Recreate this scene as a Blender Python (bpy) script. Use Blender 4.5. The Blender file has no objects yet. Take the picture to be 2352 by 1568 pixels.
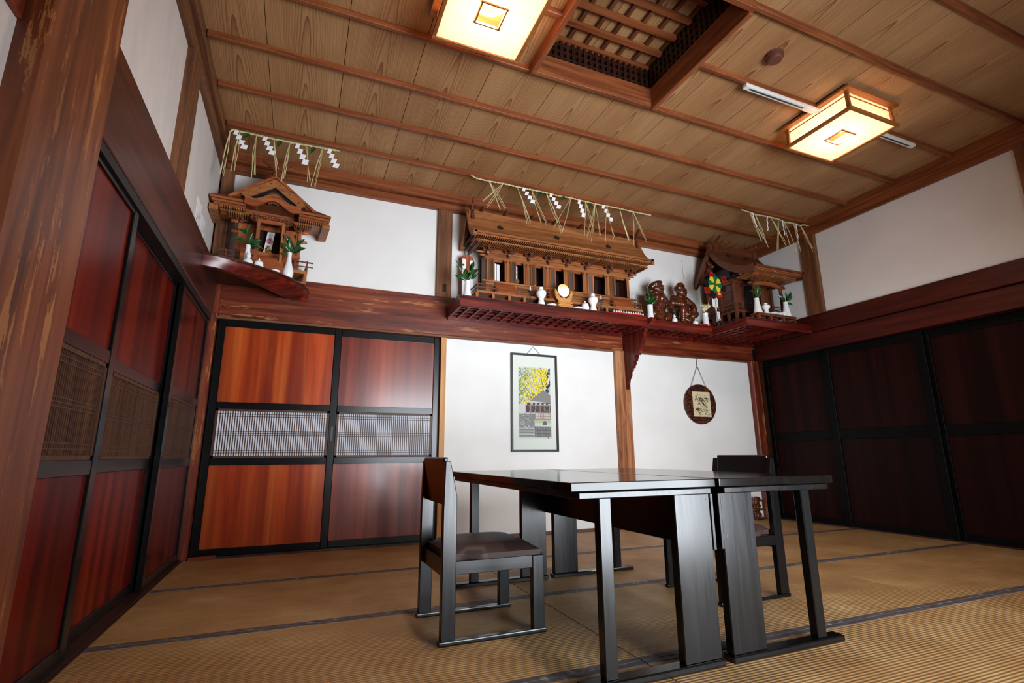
import bpy, bmesh, math, random
from mathutils import Vector, Matrix, Euler
random.seed(7)
PI = math.pi
SC = bpy.context.scene
COL = SC.collection

# ------------------------------------------------------------------ camera
YAW, PITCH, ROLL = -0.3938, 0.2212, -0.0059
CAM = Vector((0.698, -4.392, 0.7105))
fw = Vector((-math.sin(YAW)*math.cos(PITCH), math.cos(YAW)*math.cos(PITCH), math.sin(PITCH)))
rt0 = Vector((math.cos(YAW), math.sin(YAW), 0)); up0 = rt0.cross(fw)
rt = rt0*math.cos(ROLL) + up0*math.sin(ROLL); up = up0*math.cos(ROLL) - rt0*math.sin(ROLL)
cd = bpy.data.cameras.new('camera'); cam = bpy.data.objects.new('camera', cd); COL.objects.link(cam)
cd.sensor_fit = 'HORIZONTAL'; cd.sensor_width = 36.0; cd.lens = 1159.26/2352*36.0
cd.clip_start = 0.02
m = Matrix((rt, up, -fw)).transposed().to_4x4(); m.translation = CAM
cam.matrix_world = m
SC.camera = cam

# ------------------------------------------------------------------ world, daylight, exposure
w = bpy.data.worlds.new('world'); SC.world = w; w.use_nodes = True
w.node_tree.nodes['Background'].inputs[0].default_value = (0.75, 0.86, 1.0, 1)
w.node_tree.nodes['Background'].inputs[1].default_value = 1.0

def area(name, loc, rot, sx, sy, power, col):
    l = bpy.data.lights.new(name, 'AREA'); l.shape = 'RECTANGLE'; l.size = sx; l.size_y = sy
    l.energy = power; l.color = col
    o = bpy.data.objects.new(name, l); COL.objects.link(o); o.location = loc; o.rotation_euler = rot
    return o
# daylight from the bright garden outside the veranda opening behind the viewer
area('daylight_garden', (3.72, -7.34, 0.30), (PI/2, 0, 0), 5.36, 3.6, 1460, (0.87, 0.935, 1.0))

vs = SC.view_settings
vs.view_transform = 'Standard'; vs.look = 'None'; vs.gamma = 1.0; vs.use_curve_mapping = False
vs.exposure = 0.12
SC.cycles.use_denoising = True
SC.cycles.max_bounces = 8; SC.cycles.diffuse_bounces = 4; SC.cycles.glossy_bounces = 4
SC.cycles.sample_clamp_indirect = 4.0
SC.cycles.caustics_reflective = False; SC.cycles.caustics_refractive = False

# ------------------------------------------------------------------ materials
def lin(c):
    out = []
    for v in c:
        v /= 255.0
        out.append(v/12.92 if v <= 0.04045 else ((v+0.055)/1.055)**2.4)
    return tuple(out)+(1.0,)

MATS = {}
class NT:
    def __init__(s, name):
        s.m = bpy.data.materials.new(name); s.m.use_nodes = True; s.t = s.m.node_tree
        s.b = s.t.nodes['Principled BSDF']; MATS[name] = s.m
    def n(s, typ, **kw):
        nd = s.t.nodes.new(typ)
        for k, v in kw.items():
            if k.startswith('_'): setattr(nd, k[1:], v)
            else: nd.inputs[k.replace('__', ' ')].default_value = v
        return nd
    def l(s, a, b): s.t.links.new(a, b)
    def math(s, op, a, b=None, c=None):
        nd = s.t.nodes.new('ShaderNodeMath'); nd.operation = op
        for i, v in enumerate((a, b, c)):
            if v is None: continue
            if isinstance(v, (int, float)): nd.inputs[i].default_value = v
            else: s.l(v, nd.inputs[i])
        return nd.outputs[0]
    def ramp(s, fac, stops):
        r = s.t.nodes.new('ShaderNodeValToRGB'); e = r.color_ramp.elements
        while len(e) < len(stops): e.new(0.5)
        for el, (p, c) in zip(e, stops): el.position = p; el.color = lin(c)
        s.l(fac, r.inputs[0]); return r.outputs[0]
    def mix(s, fac, a, b, mode='MIX'):
        nd = s.t.nodes.new('ShaderNodeMix'); nd.data_type = 'RGBA'; nd.blend_type = mode
        for i, v in ((0, fac), (6, a), (7, b)):
            if isinstance(v, (int, float)): nd.inputs[i].default_value = v
            elif isinstance(v, tuple): nd.inputs[i].default_value = v
            else: s.l(v, nd.inputs[i])
        return nd.outputs[2]
    def coords(s, sc=(1, 1, 1), rnd=True):
        tc = s.t.nodes.new('ShaderNodeTexCoord'); src = tc.outputs['Object']
        if rnd:
            oi = s.t.nodes.new('ShaderNodeObjectInfo')
            cx = s.t.nodes.new('ShaderNodeCombineXYZ')
            r = s.math('MULTIPLY', oi.outputs['Random'], 37.0)
            s.l(r, cx.inputs[0]); s.l(s.math('MULTIPLY', r, 1.7), cx.inputs[1]); s.l(s.math('MULTIPLY', r, 0.6), cx.inputs[2])
            va = s.t.nodes.new('ShaderNodeVectorMath'); s.l(src, va.inputs[0]); s.l(cx.outputs[0], va.inputs[1]); src = va.outputs[0]
        mp = s.t.nodes.new('ShaderNodeMapping'); mp.inputs['Scale'].default_value = sc
        s.l(src, mp.inputs[0]); return mp.outputs[0]
    def noise(s, vec, scale, detail=4, rough=0.55, dist=0.0):
        nd = s.t.nodes.new('ShaderNodeTexNoise'); nd.inputs['Scale'].default_value = scale
        nd.inputs['Detail'].default_value = detail; nd.inputs['Roughness'].default_value = rough
        nd.inputs['Distortion'].default_value = dist
        s.l(vec, nd.inputs['Vector']); return nd.outputs['Fac']
    def bump(s, h, strength=0.2, dist=0.002):
        nd = s.t.nodes.new('ShaderNodeBump'); nd.inputs['Strength'].default_value = strength; nd.inputs['Distance'].default_value = dist
        s.l(h, nd.inputs['Height']); s.l(nd.outputs[0], s.b.inputs['Normal'])
    def base(s, c):
        if isinstance(c, tuple): s.b.inputs['Base Color'].default_value = c
        else: s.l(c, s.b.inputs['Base Color'])
    def set(s, rough=0.5, spec=0.5, coat=0, coatr=0.1, metal=0):
        s.b.inputs['Roughness'].default_value = rough; s.b.inputs['Specular IOR Level'].default_value = spec
        s.b.inputs['Coat Weight'].default_value = coat; s.b.inputs['Coat Roughness'].default_value = coatr
        s.b.inputs['Metallic'].default_value = metal

def stretch(ax, k=0.06):
    return {'x': (k, 1, 1), 'y': (1, k, 1), 'z': (1, 1, k)}[ax]

def wood(name, cols, ax='z', scale=28, rough=0.5, spec=0.4, coat=0, coatr=0.1, wear=None, wearamt=0.58, bump=0.15, band=None, wscale=14, rvar=None):
    t = NT(name); v = t.coords(stretch(ax))
    f = t.noise(v, scale, 5, 0.6, 0.6)
    c = t.ramp(f, [(0.3, cols[0]), (0.5, cols[1]), (0.7, cols[2])])
    if band:
        bv = t.coords(stretch(ax, 0.015)); bf = t.noise(bv, band[0], 2, 0.5)
        c = t.mix(t.ramp(bf, [(0.38, (0, 0, 0)), (0.62, (255, 255, 255))]), c, lin(band[1]), 'MIX') if len(band) < 3 else t.mix(band[2], c, t.ramp(bf, [(0.35, band[1]), (0.65, (255, 255, 255))]), 'MULTIPLY')
    if wear:
        wv = t.coords(stretch(ax, 0.12)); wf = t.noise(wv, wscale, 8, 0.72)
        wf2 = t.noise(t.coords((1, 1, 1)), 2.2, 3, 0.5)
        k = t.math('MULTIPLY', t.math('GREATER_THAN', wf, wearamt), t.math('MULTIPLY', wf2, 1.1))
        c = t.mix(k, c, lin(wear))
    t.base(c); t.set(rough, spec, coat, coatr)
    if rvar:
        rf = t.noise(t.coords(stretch(ax, 0.05)), 60, 6, 0.7)
        mr = t.n('ShaderNodeMapRange'); t.l(rf, mr.inputs[0]); mr.inputs[1].default_value = 0.3; mr.inputs[2].default_value = 0.7; mr.inputs[3].default_value = rvar[0]; mr.inputs[4].default_value = rvar[1]
        t.l(mr.outputs[0], t.b.inputs['Roughness'])
    if bump: t.bump(f, bump, 0.0015)
    return t.m

def plain(name, col, rough=0.5, spec=0.5, coat=0, metal=0, coatr=0.1):
    t = NT(name); t.base(lin(col)); t.set(rough, spec, coat, coatr, metal); return t.m

for ax in 'xyz':
    wood('redbeam_'+ax, [(58, 18, 9), (102, 38, 20), (140, 68, 36)], ax, 22, 0.36, 0.4, 0.12, 0.25, wear=(178, 122, 74), wearamt=0.60)
    wood('redshelf_'+ax, [(40, 7, 6), (88, 20, 13), (126, 42, 22)], ax, 20, 0.34, 0.4, 0.2, 0.2, wear=(160, 92, 56), wearamt=0.68)
    wood('brownpost_'+ax, [(78, 46, 28), (112, 70, 44), (136, 90, 58)], ax, 30, 0.55, 0.35)
    wood('batten_'+ax, [(88, 44, 22), (128, 68, 36), (150, 88, 48)], ax, 26, 0.5, 0.35)
    wood('shrine_'+ax, [(112, 64, 34), (146, 90, 50), (170, 112, 66)], ax, 34, 0.45, 0.35, 0.1, 0.3, bump=0.08)
    wood('shrine_red_'+ax, [(110, 54, 26), (148, 76, 40), (172, 98, 54)], ax, 34, 0.45, 0.35, 0.1, 0.3, bump=0.08)
    wood('shrine_dark_'+ax, [(72, 36, 20), (98, 52, 30), (118, 68, 40)], ax, 34, 0.42, 0.4, 0.1, 0.3, bump=0.08)
    wood('darkwood_'+ax, [(28, 12, 8), (48, 22, 14), (62, 32, 20)], ax, 30, 0.4, 0.4)
    wood('lamp_wood_'+ax, [(120, 66, 26), (150, 88, 38), (172, 106, 50)], ax, 30, 0.45, 0.4)
    wood('blackwood_'+ax, [(5, 5, 6), (9, 9, 10), (14, 14, 15)], ax, 40, 0.22, 0.42, 0.0, bump=0.04, rvar=(0.19, 0.28))
    wood('doorblack_'+ax, [(5, 5, 6), (8, 8, 9), (13, 13, 14)], ax, 40, 0.25, 0.3, 0.0, bump=0.04)
    wood('bareplank_'+ax, [(172, 116, 58), (190, 134, 72), (204, 150, 86)], ax, 26, 0.5, 0.35)
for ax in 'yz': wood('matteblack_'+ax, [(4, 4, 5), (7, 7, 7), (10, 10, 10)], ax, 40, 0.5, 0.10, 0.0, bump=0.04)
wood('blacktop', [(8, 7, 6), (12, 10, 9), (16, 14, 12)], 'y', 40, 0.13, 0.34, 0.0, bump=0)
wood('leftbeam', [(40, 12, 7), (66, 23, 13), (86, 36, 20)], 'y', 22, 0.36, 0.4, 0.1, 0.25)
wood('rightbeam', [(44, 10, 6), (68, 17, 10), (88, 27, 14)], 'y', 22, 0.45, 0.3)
wood('post2', [(96, 44, 24), (160, 104, 66), (186, 134, 92)], 'z', 20, 0.5, 0.35, wear=(108, 44, 24), wearamt=0.56)
wood('bigpost', [(58, 24, 12), (104, 50, 25), (134, 74, 38)], 'z', 16, 0.42, 0.4, 0.08, 0.3, wear=(172, 114, 62), wearamt=0.575, wscale=24)
wood('panel_bright', [(146, 42, 10), (184, 70, 20), (206, 108, 42)], 'z', 9, 0.28, 0.4, 0.2, 0.12, band=(9, (150, 96, 76), 0.8))
wood('panel_plum', [(122, 38, 20), (154, 62, 34), (174, 84, 48)], 'z', 9, 0.28, 0.4, 0.2, 0.14, band=(9, (150, 100, 90), 0.8))
wood('panel_left', [(62, 6, 3), (92, 14, 5), (114, 30, 9)], 'z', 8, 0.3, 0.14, 0.0, 0.12, band=(9, (120, 70, 60), 0.8))  # left doors' red darkened in the colour to stand in for dimmer light there
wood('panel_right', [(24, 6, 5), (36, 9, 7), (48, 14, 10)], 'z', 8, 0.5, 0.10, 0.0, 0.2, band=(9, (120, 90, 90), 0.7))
wood('lattice_brown', [(48, 26, 14), (70, 40, 22), (86, 52, 30)], 'z', 30, 0.5, 0.4)

t = NT('plaster'); v = t.coords((1, 1, 1), False)
t.base(t.ramp(t.noise(v, 1.6, 4, 0.6), [(0.3, (226, 224, 221)), (0.7, (236, 235, 232))])); t.set(0.9, 0.2); t.bump(t.noise(v, 90, 3), 0.06, 0.001)
t = NT('plaster_warm'); v = t.coords((1, 1, 0.25), False)
t.base(t.ramp(t.noise(v, 7, 5, 0.65), [(0.3, (206, 198, 192)), (0.7, (220, 212, 206))])); t.set(0.9, 0.2)

# ceiling boards: straight edge grain with cathedral flames in the middle of each board
t = NT('ceiling_board')
tc = t.t.nodes.new('ShaderNodeTexCoord'); oi = t.t.nodes.new('ShaderNodeObjectInfo')
sp = t.t.nodes.new('ShaderNodeSeparateXYZ'); t.l(tc.outputs['Object'], sp.inputs[0])
rnd = oi.outputs['Random']
cv = t.t.nodes.new('ShaderNodeCombineXYZ')
t.l(t.math('MULTIPLY', sp.outputs[0], 5.0), cv.inputs[0]); t.l(t.math('ADD', t.math('MULTIPLY', sp.outputs[1], 0.9), t.math('MULTIPLY', rnd, 31.0)), cv.inputs[1]); t.l(t.math('MULTIPLY', rnd, 17.0), cv.inputs[2])
nz = t.noise(cv.outputs[0], 1.6, 3, 0.5)
u = t.math('ADD', sp.outputs[0], t.math('MULTIPLY', t.math('SUBTRACT', nz, 0.5), 0.05))
r = t.math('SQRT', t.math('ADD', t.math('MULTIPLY', u, u), 0.0016))
ph = t.math('SUBTRACT', t.math('MULTIPLY', r, 75.0), t.math('MULTIPLY', t.math('ADD', sp.outputs[1], t.math('MULTIPLY', rnd, 3.0)), 3.4))
ph = t.math('ADD', ph, t.math('MULTIPLY', nz, 1.6))
saw = t.math('FRACT', ph)
line = t.math('MULTIPLY', t.math('POWER', saw, 3.0), t.math('ADD', 0.35, t.math('MULTIPLY', 0.65, t.math('EXPONENT', t.math('MULTIPLY', t.math('MULTIPLY', u, u), -110.0)))))
fine = t.noise(t.coords((1, 0.02, 1)), 120, 3, 0.6)
c = t.mix(t.math('MULTIPLY', line, 0.85), lin((192, 150, 104)), lin((118, 66, 34)))
c = t.mix(0.5, c, t.ramp(fine, [(0.3, (196, 180, 170)), (0.7, (255, 255, 255))]), 'MULTIPLY')
big = t.noise(t.coords((1, 0.4, 1)), 2.0, 3)
c = t.mix(0.6, c, t.ramp(big, [(0.3, (206, 180, 160)), (0.7, (255, 255, 255))]), 'MULTIPLY')
t.base(c); t.set(0.6, 0.3)

# tatami
t = NT('tatami'); 
tc = t.t.nodes.new('ShaderNodeTexCoord'); sp = t.t.nodes.new('ShaderNodeSeparateXYZ'); t.l(tc.outputs['Object'], sp.inputs[0])
v = t.coords((0.12, 1, 1)); f = t.noise(v, 60, 4, 0.6)
rib = t.math('SINE', t.math('MULTIPLY', sp.outputs[1], 2*PI/0.0155))
v2 = t.coords((1, 1, 1)); pt = t.noise(v2, 2.5, 4, 0.6); fl = t.noise(t.coords((0.6, 3, 1)), 55, 3, 0.7)
c = t.ramp(pt, [(0.3, (156, 116, 72)), (0.55, (178, 141, 94)), (0.75, (198, 168, 120))])
c = t.mix(0.5, c, t.ramp(f, [(0.3, (200, 180, 150)), (0.7, (255, 255, 255))]), 'MULTIPLY')
c = t.mix(t.math('MULTIPLY', t.math('GREATER_THAN', fl, 0.66), 0.35), c, lin((222, 200, 150)))
c = t.mix(t.math('MULTIPLY', t.math('LESS_THAN', rib, -0.55), 0.3), c, lin((110, 78, 42)))
t.base(c); t.set(0.55, 0.35); t.bump(rib, 0.35, 0.002)
t = NT('tatami_border'); v = t.coords((1, 1, 1)); f = t.noise(v, 26, 2, 0.5)
t.base(t.ramp(f, [(0.40, (74, 66, 68)), (0.6, (92, 84, 86)), (0.68, (128, 122, 120))])); t.set(0.6, 0.3)

plain('paper', (238, 236, 238), 0.85, 0.2)
plain('shoji_paper', (222, 222, 230), 0.9, 0.2)
plain('porcelain', (236, 238, 238), 0.12, 0.5, 0.3)
t = NT('leaf'); v = t.coords((1, 1, 1)); t.base(t.ramp(t.noise(v, 9, 2), [(0.3, (18, 54, 24)), (0.7, (40, 84, 36))])); t.set(0.25, 0.5)
plain('stem', (84, 62, 40), 0.6)
t = NT('straw'); v = t.coords((1, 1, 0.2)); t.base(t.ramp(t.noise(v, 20, 2), [(0.3, (182, 168, 114)), (0.7, (222, 214, 166))])); t.set(0.6, 0.3)
plain('black', (8, 8, 8), 0.5)
plain('emblem', (34, 30, 30), 0.5, 0.5)
plain('ink', (24, 20, 22), 0.8, 0.2)
plain('redink', (190, 40, 60), 0.8, 0.2)
plain('pinkink', (214, 130, 150), 0.8, 0.2)
plain('gold', (212, 166, 70), 0.3, 0.5, 0, 0.9)
plain('brass', (120, 96, 50), 0.35, 0.5, 0, 0.8)
plain('steel', (70, 70, 74), 0.4, 0.5, 0, 0.9)
plain('mirror', (226, 226, 224), 0.12, 0.5, 0, 1.0)
plain('red_cloth', (170, 14, 24), 0.5, 0.4)
plain('crimson', (186, 24, 46), 0.4, 0.5)
plain('yellow', (226, 206, 44), 0.5, 0.4)
plain('green', (14, 108, 66), 0.5, 0.4)
plain('black_card', (16, 15, 16), 0.5, 0.4)
plain('mesh_grey', (96, 84, 80), 0.7, 0.3)
plain('white_plastic', (226, 226, 222), 0.35, 0.5)
plain('dark_slot', (60, 62, 64), 0.5)
plain('detector_brown', (98, 58, 44), 0.5, 0.4)
plain('plate_olive', (78, 66, 40), 0.5)
plain('statue_eye', (20, 8, 5), 0.3)
t = NT('leather'); v = t.coords((1, 1, 1)); t.base(t.ramp(t.noise(v, 6, 3), [(0.3, (44, 30, 27)), (0.7, (58, 42, 37))])); t.set(0.5, 0.4); t.bump(t.noise(v, 220, 2), 0.08, 0.0006)
t = NT('statue_wood'); v = t.coords((1, 1, 0.3)); t.base(t.ramp(t.noise(v, 16, 4), [(0.3, (58, 22, 10)), (0.7, (98, 44, 20))])); t.set(0.22, 0.5, 0.5, 0.08)
t = NT('bark'); v = t.coords((0.14, 1, 1), False); t.base(t.ramp(t.noise(v, 110, 4, 0.7), [(0.42, (26, 12, 8)), (0.52, (58, 26, 14)), (0.62, (128, 66, 38))])); t.set(0.45, 0.4); t.bump(t.noise(v, 110, 4), 0.6, 0.004)
plain('cream', (214, 198, 158), 0.8, 0.2)
plain('mount', (238, 240, 228), 0.85, 0.2)
plain('frame_dark', (46, 40, 40), 0.4, 0.5)
plain('cord', (96, 92, 84), 0.7)
for nm, c in dict(p_bg=(222, 220, 214), p_yellow=(238, 214, 60), p_lemon=(232, 224, 110), p_green=(134, 160, 110), p_roof=(150, 142, 140), p_dark=(92, 78, 78), p_wood=(176, 150, 142), p_stone=(150, 148, 146), p_stone2=(116, 114, 114), p_lawn=(196, 204, 160), p_tree=(60, 62, 66), c_grey=(128, 120, 100), c_dark=(76, 72, 64), c_white=(232, 226, 206)).items():
    plain(nm, c, 0.85, 0.2)
# lamp diffuser: translucent paper panel lit by the bulb inside
t = NT('lamp_paper')
tr = t.n('ShaderNodeBsdfTranslucent'); tr.inputs['Color'].default_value = (0.92, 0.79, 0.64, 1)
df = t.n('ShaderNodeBsdfDiffuse'); df.inputs['Color'].default_value = (0.85, 0.8, 0.72, 1)
mx = t.n('ShaderNodeMixShader'); mx.inputs[0].default_value = 0.75
t.l(df.outputs[0], mx.inputs[1]); t.l(tr.outputs[0], mx.inputs[2]); t.l(mx.outputs[0], t.t.nodes['Material Output'].inputs['Surface'])
t = NT('tube_light'); t.b.inputs['Emission Color'].default_value = (1, 0.86, 0.6, 1); t.b.inputs['Emission Strength'].default_value = 14
# picture glass: clear sheet with a reflecting surface
t = NT('glass')
tp = t.n('ShaderNodeBsdfTransparent'); gl = t.n('ShaderNodeBsdfGlossy'); gl.inputs['Roughness'].default_value = 0.02
fr = t.n('ShaderNodeFresnel'); fr.inputs[0].default_value = 1.5
mx = t.n('ShaderNodeMixShader'); t.l(fr.outputs[0], mx.inputs[0]); t.l(tp.outputs[0], mx.inputs[1]); t.l(gl.outputs[0], mx.inputs[2])
t.l(mx.outputs[0], t.t.nodes['Material Output'].inputs['Surface'])

def M(n): return MATS[n]

# ------------------------------------------------------------------ mesh helpers
class MB:
    def __init__(s): s.v = []; s.f = []; s.mi = []; s.cur = 0
    def add(s, vs, fs):
        b = len(s.v); s.v += [tuple(p) for p in vs]
        for f in fs: s.f.append(tuple(b+i for i in f)); s.mi.append(s.cur)
        return s
    def slot(s, i): s.cur = i; return s
    def box(s, x0, x1, y0, y1, z0, z1):
        return s.add([(x0,y0,z0),(x1,y0,z0),(x1,y1,z0),(x0,y1,z0),(x0,y0,z1),(x1,y0,z1),(x1,y1,z1),(x0,y1,z1)],
                     [(0,3,2,1),(4,5,6,7),(0,1,5,4),(1,2,6,5),(2,3,7,6),(3,0,4,7)])
    def obox(s, c, size, R=None):
        hx, hy, hz = (k/2 for k in size); c = Vector(c)
        P = [Vector(p) for p in [(-hx,-hy,-hz),(hx,-hy,-hz),(hx,hy,-hz),(-hx,hy,-hz),(-hx,-hy,hz),(hx,-hy,hz),(hx,hy,hz),(-hx,hy,hz)]]
        if R is not None: P = [R @ p for p in P]
        return s.add([p+c for p in P], [(0,3,2,1),(4,5,6,7),(0,1,5,4),(1,2,6,5),(2,3,7,6),(3,0,4,7)])
    def bar(s, a, b, wx, wz, upv=(0, 0, 1)):
        a, b = Vector(a), Vector(b); d = (b-a); L = d.length; d.normalize()
        upv = Vector(upv)
        if abs(d.dot(upv)) > 0.99: upv = Vector((1, 0, 0))
        sx = d.cross(upv).normalized(); sz = sx.cross(d)
        R = Matrix((sx, d, sz)).transposed()
        return s.obox((a+b)/2, (wx, L, wz), R)
    def prism(s, poly, ax, a0, a1):
        def P(p, a): return {'x': (a, p[0], p[1]), 'y': (p[0], a, p[1]), 'z': (p[0], p[1], a)}[ax]
        n = len(poly)
        vs = [P(p, a0) for p in poly] + [P(p, a1) for p in poly]
        fs = [tuple(range(n))[::-1], tuple(range(n, 2*n))] + [(i, (i+1) % n, n+(i+1) % n, n+i) for i in range(n)]
        return s.add(vs, fs)
    def strip(s, top, bot, ax, a0, a1):
        """solid between two polylines (same count), extruded along ax"""
        def P(p, a): return {'x': (a, p[0], p[1]), 'y': (p[0], a, p[1]), 'z': (p[0], p[1], a)}[ax]
        n = len(top)
        vs = [P(p, a0) for p in top]+[P(p, a0) for p in bot]+[P(p, a1) for p in top]+[P(p, a1) for p in bot]
        fs = []
        for i in range(n-1):
            fs += [(i, i+1, n+i+1, n+i), (2*n+i, 3*n+i, 3*n+i+1, 2*n+i+1), (i, 2*n+i, 2*n+i+1, i+1), (n+i, n+i+1, 3*n+i+1, 3*n+i)]
        fs += [(0, n, 3*n, 2*n), (n-1, 3*n-1, 4*n-1, 2*n-1)]
        return s.add(vs, fs)
    def tube(s, pts, r, n=8, r1=None, cap=True):
        pts = [Vector(p) for p in pts]; vs = []; k = len(pts); ref = None
        for i, p in enumerate(pts):
            d = (pts[min(i+1, k-1)]-pts[max(i-1, 0)]).normalized()
            if ref is None: ref = Vector((0, 0, 1)) if abs(d.z) < 0.9 else Vector((1, 0, 0))
            a = d.cross(ref).normalized(); b = a.cross(d); ref = b
            rr = r if r1 is None else r+(r1-r)*i/(k-1)
            vs += [p+(a*math.cos(2*PI*j/n)+b*math.sin(2*PI*j/n))*rr for j in range(n)]
        fs = [(i*n+j, i*n+(j+1) % n, (i+1)*n+(j+1) % n, (i+1)*n+j) for i in range(k-1) for j in range(n)]
        if cap: fs += [tuple(range(n))[::-1], tuple(range((k-1)*n, k*n))]
        return s.add(vs, fs)
    def lathe(s, prof, c=(0, 0, 0), n=24):
        vs = []; c = Vector(c)
        for r, z in prof: vs += [c+Vector((r*math.cos(2*PI*j/n), r*math.sin(2*PI*j/n), z)) for j in range(n)]
        k = len(prof)
        fs = [(i*n+j, i*n+(j+1) % n, (i+1)*n+(j+1) % n, (i+1)*n+j) for i in range(k-1) for j in range(n)]
        fs += [tuple(range(n))[::-1], tuple(range((k-1)*n, k*n))]
        return s.add(vs, fs)
    def ell(s, c, rad, R=None, n=14, k=9):
        c = Vector(c); vs = []
        if isinstance(rad, (int, float)): rad = (rad,)*3
        for i in range(1, k):
            th = PI*i/k
            vs += [Vector((rad[0]*math.sin(th)*math.cos(2*PI*j/n), rad[1]*math.sin(th)*math.sin(2*PI*j/n), rad[2]*math.cos(th))) for j in range(n)]
        vs += [Vector((0, 0, rad[2])), Vector((0, 0, -rad[2]))]
        if R is not None: vs = [R @ p for p in vs]
        m = (k-1)*n
        fs = [(i*n+j, (i+1)*n+j, (i+1)*n+(j+1) % n, i*n+(j+1) % n) for i in range(k-2) for j in range(n)]
        fs += [(m, j, (j+1) % n) for j in range(n)] + [(m+1, (k-2)*n+(j+1) % n, (k-2)*n+j) for j in range(n)]
        return s.add([p+c for p in vs], fs)
    def plate(s, poly, y, th=0.001):
        return s.prism(poly, 'y', y, y+th)

ORG = {}
def build(mb, name, mat, parent=None, smooth=None, bevel=0, org=None, seg=1):
    """link one mesh; coordinates are world ones, shifted by the owner's origin"""
    me = bpy.data.meshes.new(name)
    o_ = Vector(org) if org is not None else (ORG[parent.name] if parent else Vector((0, 0, 0)))
    me.from_pydata([tuple(Vector(p)-o_) for p in mb.v], [], mb.f)
    mats = mat if isinstance(mat, (list, tuple)) else [mat]
    for k in mats: me.materials.append(M(k))
    if len(mats) > 1:
        for p, i in zip(me.polygons, mb.mi): p.material_index = i
    bm = bmesh.new(); bm.from_mesh(me)
    bmesh.ops.recalc_face_normals(bm, faces=bm.faces)
    if bevel:
        bmesh.ops.bevel(bm, geom=[e for e in bm.edges if e.is_manifold and e.calc_face_angle(0) > 0.5], offset=bevel, segments=seg, affect='EDGES', profile=0.6)
    bm.to_mesh(me); bm.free()
    if smooth is not None:
        for p in me.polygons: p.use_smooth = True
        me.set_sharp_from_angle(angle=math.radians(smooth))
    o = bpy.data.objects.new(name, me); COL.objects.link(o)
    if parent: o.parent = parent
    else: o.location = o_
    ORG[o.name] = o_
    return o
def tag(o, label=None, cat=None, group=None, kind=None):
    if label: o['label'] = label
    if cat: o['category'] = cat
    if group: o['group'] = group
    if kind: o['kind'] = kind
    return o
def thing(name, label, cat, loc, rz=0, group=None, local=False):
    o = bpy.data.objects.new(name, None); COL.objects.link(o); o.empty_display_size = 0.05
    o.location = loc; o.rotation_euler = (0, 0, rz); ORG[o.name] = Vector((0, 0, 0)) if local else Vector(loc)
    return tag(o, label, cat, group)
def struct(mb, name, mat, label, cat, parent=None, **kw):
    return tag(build(mb, name, mat, parent, **kw), label, cat, kind='structure')
def boxm(*a): return MB().box(*a)
def text(body, size, mat, parent, c, rot, th=0.0003):
    """flat lettering as mesh, centred at c"""
    cu = bpy.data.curves.new('lettering', 'FONT'); cu.body = body; cu.size = size; cu.align_x = 'CENTER'; cu.align_y = 'CENTER'; cu.extrude = th; cu.resolution_u = 2
    tmp = bpy.data.objects.new('tmp', cu); COL.objects.link(tmp)
    dg = bpy.context.evaluated_depsgraph_get(); me = bpy.data.meshes.new_from_object(tmp.evaluated_get(dg))
    bpy.data.objects.remove(tmp); bpy.data.curves.remove(cu)
    me.name = 'lettering'; me.materials.clear(); me.materials.append(M(mat))
    o = bpy.data.objects.new('lettering', me); COL.objects.link(o); o.parent = parent
    o.location = Vector(c)-ORG[parent.name]; o.rotation_euler = rot; ORG[o.name] = ORG[parent.name]
    return o
def strokes(mb, x0, x1, z0, z1, y, n, rows, seed=1, t=0.001):
    """a column of small brush marks for handwriting too small to read"""
    rr = random.Random(seed); h = (z1-z0)/rows
    for i in range(rows):
        zc = z0+h*(i+0.5)
        for k in range(n):
            cx = rr.uniform(x0, x1); cz = zc+rr.uniform(-0.36, 0.36)*h; a = rr.choice([0, 0, PI/2, 0.8, -0.8])
            L = rr.uniform(0.25, 0.6)*min(h, x1-x0)
            mb.obox((cx, y, cz), (L, 0.0006, t), Matrix.Rotation(a, 3, 'Y'))
    return mb

# ================================================================== STRUCTURE
W_R = 5.76; Y_F = -4.62; Z_C = 3.20
# ---- floor: one tatami mat after another, each with its two cloth borders
floor = struct(boxm(-0.3, 6.1, Y_F-0.2, 0.25, -0.12, -0.022), 'floor', 'darkwood_x', 'floor covered with straw tatami mats with grey cloth borders', 'floor')
XS = [0.0, 1.878, 3.765, 5.72]; YS = [0.0, -0.91, -1.819, -2.733, -3.645, -4.57]
mat_cache = {}
for j in range(len(YS)-1):
    for i in range(3):
        x0, x1 = XS[i]+0.002, XS[i+1]-0.002; y1, y0 = YS[j]-0.001, YS[j+1]+0.001
        cx, cy = (x0+x1)/2, (y0+y1)/2
        o = build(boxm(x0, x1, y0+0.03, y1-0.03, -0.022, 0.0), 'tatami_mat', 'tatami', floor, bevel=0.0015, org=(cx, cy, 0))
        o.location = (cx, cy, 0)
        for a, b in ((y0, y0+0.03), (y1-0.03, y1)):
            bo = build(boxm(x0, x1, a, b, -0.022, 0.0012), 'cloth_border', 'tatami_border', o, bevel=0.0015, org=(cx, cy, 0))

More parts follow.
